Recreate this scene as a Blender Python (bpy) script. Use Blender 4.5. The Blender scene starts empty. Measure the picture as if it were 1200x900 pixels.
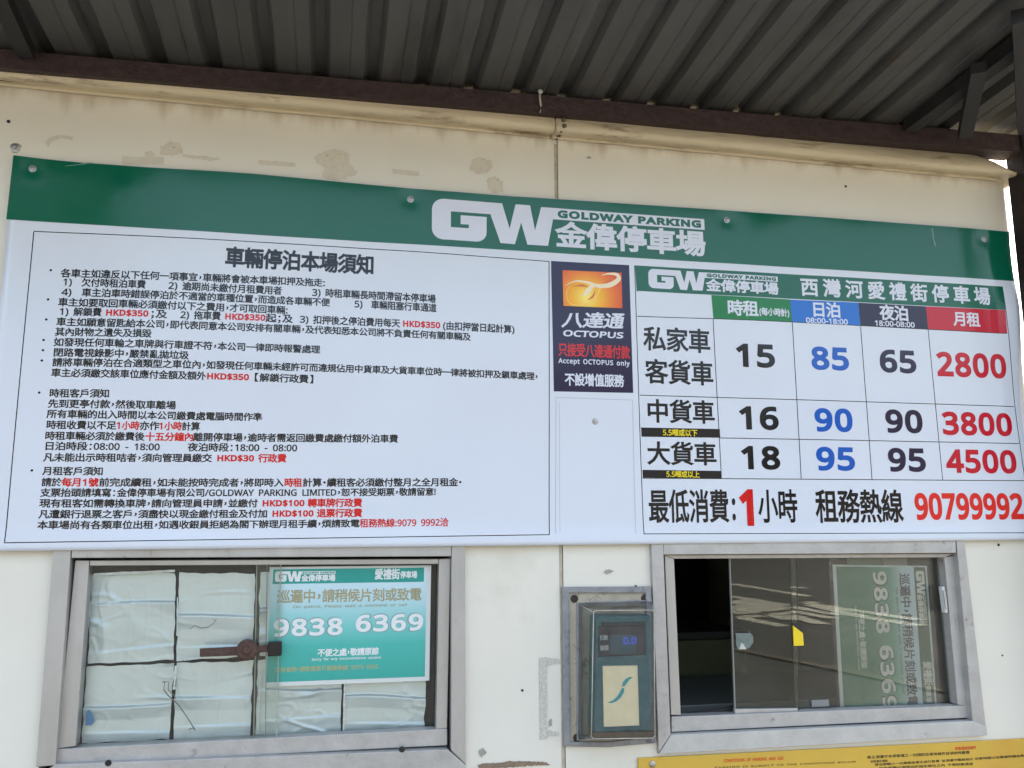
import bpy, math, random, json
from mathutils import Vector, Matrix
from mathutils.geometry import tessellate_polygon, delaunay_2d_cdt
random.seed(7)
SC = bpy.context.scene
COL = SC.collection
# ------------------------------------------------------------------ camera
FPX = 1000.0; YAW, PIT, ROL = 0.20542616576, 0.16376754991, -0.0037772025
CAM = Vector((0.0, -1.8, 1.6))
_cy, _sy, _cp, _sp, _cr, _sr = math.cos(YAW), math.sin(YAW), math.cos(PIT), math.sin(PIT), math.cos(ROL), math.sin(ROL)
_F = Vector((_sy*_cp, _cy*_cp, _sp)); _R0 = Vector((_cy, -_sy, 0)); _U0 = _R0.cross(_F)
_R = _R0*_cr + _U0*_sr; _U = _R0*(-_sr) + _U0*_cr
cd = bpy.data.cameras.new('camera'); co = bpy.data.objects.new('camera', cd); COL.objects.link(co)
cd.sensor_width = 36.0; cd.lens = 36.0*FPX/1200.0; cd.clip_start = 0.02; cd.clip_end = 3000
co.matrix_world = Matrix(((_R.x, _U.x, -_F.x, CAM.x), (_R.y, _U.y, -_F.y, CAM.y), (_R.z, _U.z, -_F.z, CAM.z), (0, 0, 0, 1)))
SC.camera = co
# ------------------------------------------------------------------ world and sun
SUN_EL, SUN_AZ = math.radians(57), math.radians(28)
wd = bpy.data.worlds.new('World'); SC.world = wd; wd.use_nodes = True
wn = wd.node_tree.nodes; wl = wd.node_tree.links
bg = wn['Background']; sky = wn.new('ShaderNodeTexSky'); sky.sky_type = 'NISHITA'; sky.sun_disc = False
sky.sun_elevation = SUN_EL; sky.sun_rotation = SUN_AZ; sky.air_density = 1.0; sky.dust_density = 6.0; sky.ozone_density = 1.0
wl.new(sky.outputs[0], bg.inputs[0]); bg.inputs[1].default_value = 0.15
sd = bpy.data.lights.new('sun', 'SUN'); sd.energy = 3.2; sd.angle = math.radians(0.5); sd.color = (1.0, 0.95, 0.87)
so = bpy.data.objects.new('sun', sd); COL.objects.link(so)
_sd = Vector((math.sin(SUN_AZ)*math.cos(SUN_EL), math.cos(SUN_AZ)*math.cos(SUN_EL), math.sin(SUN_EL)))
so.rotation_euler = _sd.to_track_quat('Z', 'Y').to_euler(); so.location = (3, 6, 9)
SC.view_settings.view_transform = 'Standard'; SC.view_settings.look = 'None'
SC.view_settings.exposure = 2.54; SC.view_settings.gamma = 1.0
SC.view_settings.use_white_balance = True; SC.view_settings.white_balance_temperature = 7300; SC.view_settings.white_balance_tint = 7
# measured points of the photograph (1200 x 900) are laid onto the real planes they lie on
def at(px, py, Y=0.0):
    d = _F*FPX + _R*(px-600.0) - _U*(py-450.0)
    return CAM + d*((Y-CAM.y)/d.y)
def topx(P):
    v = P-CAM; z = v.dot(_F)
    return 600+FPX*v.dot(_R)/z, 450-FPX*v.dot(_U)/z
def ground_mirror(px, py):                      # where on the forecourt a reflection in a pane lies
    d = _F*FPX + _R*(px-600.0) - _U*(py-450.0); t = -CAM.z/d.z; P = CAM+d*t
    return (P.x, -P.y)
# ------------------------------------------------------------------ materials
MATS = {}
def lin(c):
    return tuple(((v/255.0)/12.92 if v/255.0 <= .04045 else ((v/255.0+.055)/1.055)**2.4) for v in c)
def mat(name, col, rough=.5, metal=0.0, var=0.0, vscale=20.0, bump=0.0, bscale=60.0, spots=None, coat=0.0, spec=.5, stretch=(1, 1, 1)):
    """col: linear base colour; var: noise variation; spots: (colour, scale, threshold, amount)"""
    if name in MATS: return MATS[name]
    m = bpy.data.materials.new(name); m.use_nodes = True; MATS[name] = m
    nt = m.node_tree; N = nt.nodes; L = nt.links; b = N['Principled BSDF']
    b.inputs['Base Color'].default_value = (*col, 1); b.inputs['Roughness'].default_value = rough
    b.inputs['Metallic'].default_value = metal; b.inputs['Coat Weight'].default_value = coat; b.inputs['Specular IOR Level'].default_value = spec
    tc = N.new('ShaderNodeTexCoord'); mp = N.new('ShaderNodeMapping'); mp.inputs['Scale'].default_value = stretch
    L.new(tc.outputs['Object'], mp.inputs[0]); out = None
    if var > 0:
        n = N.new('ShaderNodeTexNoise'); n.inputs['Scale'].default_value = vscale; n.inputs['Detail'].default_value = 8; n.inputs['Roughness'].default_value = .65
        L.new(mp.outputs[0], n.inputs['Vector'])
        r = N.new('ShaderNodeMapRange'); r.inputs['From Min'].default_value = .3; r.inputs['From Max'].default_value = .7
        r.inputs['To Min'].default_value = 1-var; r.inputs['To Max'].default_value = 1+var*.6
        L.new(n.outputs['Fac'], r.inputs[0])
        mx = N.new('ShaderNodeMix'); mx.data_type = 'RGBA'; mx.blend_type = 'MULTIPLY'; mx.inputs[0].default_value = 1
        mx.inputs[6].default_value = (*col, 1); L.new(r.outputs[0], mx.inputs[7]); out = mx.outputs[2]
        rr = N.new('ShaderNodeMapRange'); rr.inputs['To Min'].default_value = max(.02, rough-.1); rr.inputs['To Max'].default_value = min(1, rough+.12)
        L.new(n.outputs['Fac'], rr.inputs[0]); L.new(rr.outputs[0], b.inputs['Roughness'])
    if spots:
        for sc_, (scol, sscale, th, amt) in enumerate(spots):
            n = N.new('ShaderNodeTexNoise'); n.inputs['Scale'].default_value = sscale; n.inputs['Detail'].default_value = 6
            n.inputs['Roughness'].default_value = .7
            L.new(mp.outputs[0], n.inputs['Vector'])
            r = N.new('ShaderNodeMapRange'); r.inputs['From Min'].default_value = th; r.inputs['From Max'].default_value = th+.1
            r.inputs['To Max'].default_value = amt; L.new(n.outputs['Fac'], r.inputs[0])
            mx = N.new('ShaderNodeMix'); mx.data_type = 'RGBA'; L.new(r.outputs[0], mx.inputs[0])
            if out is None: mx.inputs[6].default_value = (*col, 1)
            else: L.new(out, mx.inputs[6])
            mx.inputs[7].default_value = (*scol, 1); out = mx.outputs[2]
    if out is not None: L.new(out, b.inputs['Base Color'])
    if bump > 0:
        n = N.new('ShaderNodeTexNoise'); n.inputs['Scale'].default_value = bscale; n.inputs['Detail'].default_value = 6
        L.new(mp.outputs[0], n.inputs['Vector'])
        bp = N.new('ShaderNodeBump'); bp.inputs['Strength'].default_value = bump; bp.inputs['Distance'].default_value = .01
        L.new(n.outputs['Fac'], bp.inputs['Height']); L.new(bp.outputs[0], b.inputs['Normal'])
    return m
def ramp_mat(name, axis, a, b_, stops, rough=.4, var=.0, spots=None):
    """printed gradient along a world axis, object origins lie at the world position ORI"""
    m = mat(name, (1, 1, 1), rough, spots=spots); nt = m.node_tree; N = nt.nodes; L = nt.links; bs = N['Principled BSDF']
    g = N.new('ShaderNodeNewGeometry'); sp = N.new('ShaderNodeSeparateXYZ'); L.new(g.outputs['Position'], sp.inputs[0])
    r = N.new('ShaderNodeMapRange'); r.inputs['From Min'].default_value = a; r.inputs['From Max'].default_value = b_
    L.new(sp.outputs[axis], r.inputs[0]); cr = N.new('ShaderNodeValToRGB'); L.new(r.outputs[0], cr.inputs[0])
    e = cr.color_ramp.elements
    e[0].position, e[0].color = stops[0][0], (*stops[0][1], 1); e[1].position, e[1].color = stops[-1][0], (*stops[-1][1], 1)
    for p, c in stops[1:-1]:
        k = e.new(p); k.color = (*c, 1)
    prev = bs.inputs['Base Color'].links
    if prev:
        mx = N.new('ShaderNodeMix'); mx.data_type = 'RGBA'; mx.blend_type = 'MULTIPLY'; mx.inputs[0].default_value = 1
        L.new(cr.outputs[0], mx.inputs[6]); L.new(prev[0].from_socket, mx.inputs[7]); L.new(mx.outputs[2], bs.inputs['Base Color'])
    else: L.new(cr.outputs[0], bs.inputs['Base Color'])
    return m
def glass_mat(name, tint=(.9, .95, .93), dirt=.03, dcol=(.55, .56, .5), rough=.0, dscale=7.0, ior=1.5):
    if name in MATS: return MATS[name]
    m = bpy.data.materials.new(name); m.use_nodes = True; MATS[name] = m
    N = m.node_tree.nodes; L = m.node_tree.links; N.remove(N['Principled BSDF']); out = N['Material Output']
    t = N.new('ShaderNodeBsdfTransparent'); t.inputs[0].default_value = (*tint, 1)
    gl = N.new('ShaderNodeBsdfGlossy'); gl.inputs['Roughness'].default_value = rough
    fr = N.new('ShaderNodeFresnel'); fr.inputs[0].default_value = ior
    m1 = N.new('ShaderNodeMixShader'); L.new(fr.outputs[0], m1.inputs[0]); L.new(t.outputs[0], m1.inputs[1]); L.new(gl.outputs[0], m1.inputs[2])
    df = N.new('ShaderNodeBsdfDiffuse'); df.inputs[0].default_value = (*dcol, 1)
    tc = N.new('ShaderNodeTexCoord'); n = N.new('ShaderNodeTexNoise'); n.inputs['Scale'].default_value = dscale; n.inputs['Detail'].default_value = 9; n.inputs['Roughness'].default_value = .7
    L.new(tc.outputs['Object'], n.inputs['Vector'])
    r = N.new('ShaderNodeMapRange'); r.inputs['From Min'].default_value = .35; r.inputs['From Max'].default_value = .75; r.inputs['To Min'].default_value = dirt*.3; r.inputs['To Max'].default_value = dirt*2
    L.new(n.outputs['Fac'], r.inputs[0])
    m2 = N.new('ShaderNodeMixShader'); L.new(r.outputs[0], m2.inputs[0]); L.new(m1.outputs[0], m2.inputs[1]); L.new(df.outputs[0], m2.inputs[2])
    L.new(m2.outputs[0], out.inputs[0]); return m
# ------------------------------------------------------------------ objects
ORI = {}
def thing(name, label, cat, loc, group=None):
    o = bpy.data.objects.new(name, None); COL.objects.link(o); o.location = loc; o.empty_display_size = .1
    o['label'] = label; o['category'] = cat
    if group: o['group'] = group
    ORI[o.name] = Vector(loc); return o
def mk(name, V, F, m, parent=None, label=None, smooth=False, cat=None, group=None, kind=None, loc=None, bevel=0):
    """one mesh object; V in world coordinates; with a parent the origin is the thing's base"""
    o0 = ORI[parent.name] if parent is not None else (Vector(loc) if loc is not None else (Vector(V[0]) if cat else Vector((0, 0, 0))))
    me = bpy.data.meshes.new(name); me.from_pydata([tuple(Vector(v)-o0) for v in V], [], F); me.update()
    ms = m if isinstance(m, (list, tuple)) else [m]
    for q in ms: me.materials.append(q)
    if smooth:
        for p in me.polygons: p.use_smooth = True
    o = bpy.data.objects.new(name, me); COL.objects.link(o)
    if parent is not None: o.parent = parent
    else: o.location = o0
    ORI[o.name] = o0
    if label: o['label'] = label
    if cat: o['category'] = cat
    if group: o['group'] = group
    if kind: o['kind'] = kind
    if bevel:
        b = o.modifiers.new('bevel', 'BEVEL'); b.width = bevel; b.segments = 2; b.limit_method = 'ANGLE'; b.angle_limit = math.radians(40)
    return o
class MB:
    def __init__(s): s.V = []; s.F = []
    def add(s, V, F):
        n = len(s.V); s.V += [Vector(v) for v in V]; s.F += [tuple(i+n for i in f) for f in F]; return s
    def box(s, x0, x1, y0, y1, z0, z1):
        return s.add([(x0, y0, z0), (x1, y0, z0), (x1, y1, z0), (x0, y1, z0), (x0, y0, z1), (x1, y0, z1), (x1, y1, z1), (x0, y1, z1)],
                     [(0, 3, 2, 1), (4, 5, 6, 7), (0, 1, 5, 4), (1, 2, 6, 5), (2, 3, 7, 6), (3, 0, 4, 7)])
    def prism(s, P, depth):                       # P: world outline in a plane parallel to the wall (any winding), extruded into +Y
        a = sum(P[i].x*P[(i+1) % len(P)].z - P[(i+1) % len(P)].x*P[i].z for i in range(len(P)))
        if a < 0: P = P[::-1]
        n = len(P); V = list(P)+[p+Vector((0, depth, 0)) for p in P]
        return s.add(V, [tuple(range(n)), tuple(range(2*n-1, n-1, -1))]+[((i+1) % n, i, n+i, n+(i+1) % n) for i in range(n)])
    def bar(s, A, B, w, h, up=Vector((0, 0, 1))):
        d = (B-A).normalized(); sx = d.cross(up).normalized(); u = sx.cross(d)
        c = [sx*(-w/2)+u*(-h/2), sx*(w/2)+u*(-h/2), sx*(w/2)+u*(h/2), sx*(-w/2)+u*(h/2)]
        return s.add([A+q for q in c]+[B+q for q in c], [(0, 1, 2, 3), (7, 6, 5, 4), (0, 4, 5, 1), (1, 5, 6, 2), (2, 6, 7, 3), (3, 7, 4, 0)])
    def tube(s, pts, r, n=8, cap=True):
        V = []; F = []
        for i, p in enumerate(pts):
            d = (pts[min(i+1, len(pts)-1)]-pts[max(i-1, 0)]).normalized()
            a = d.cross(Vector((0, 0, 1))); a = (a if a.length > 1e-3 else Vector((1, 0, 0))).normalized(); b = d.cross(a)
            rr = r[i] if isinstance(r, (list, tuple)) else r
            for k in range(n):
                t = 2*math.pi*k/n; V.append(p+a*(rr*math.cos(t))+b*(rr*math.sin(t)))
        for i in range(len(pts)-1):
            for k in range(n):
                F.append((i*n+k, i*n+(k+1) % n, (i+1)*n+(k+1) % n, (i+1)*n+k))
        if cap: F += [tuple(range(n-1, -1, -1)), tuple((len(pts)-1)*n+k for k in range(n))]
        return s.add(V, F)
    def lathe(s, c, prof, n=14, axis=Vector((0, -1, 0))):   # prof: (radius, height along axis)
        a = Vector((1, 0, 0)); b = axis.cross(a).normalized(); a = b.cross(axis)
        V = []; F = []
        for r, h in prof:
            for k in range(n):
                t = 2*math.pi*k/n; V.append(c+axis*h+a*(r*math.cos(t))+b*(r*math.sin(t)))
        for i in range(len(prof)-1):
            for k in range(n): F.append((i*n+k, i*n+(k+1) % n, (i+1)*n+(k+1) % n, (i+1)*n+k))
        F.append(tuple((len(prof)-1)*n+k for k in range(n)))
        return s.add(V, F)
    def mk(s, name, m, parent=None, **kw): return mk(name, s.V, s.F, m, parent, **kw)
def quadprism(name, px, Y, depth, m, parent=None, **kw):     # four or more photo points on the plane Y, extruded back by depth
    return MB().prism([at(x, y, Y) for x, y in px], depth).mk(name, m, parent, **kw)
def grid(A, B, C, D, nu, nv, fn=None):                  # A top-left, B top-right, C bottom-right, D bottom-left
    V = []; F = []
    for j in range(nv+1):
        for i in range(nu+1):
            u = i/nu; v = j/nv; P = (A*(1-u)+B*u)*(1-v)+(D*(1-u)+C*u)*v
            V.append(fn(P, u, v) if fn else P)
    for j in range(nv):
        for i in range(nu):
            a = j*(nu+1)+i; F.append((a, a+nu+1, a+nu+2, a+1))
    return V, F
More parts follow.
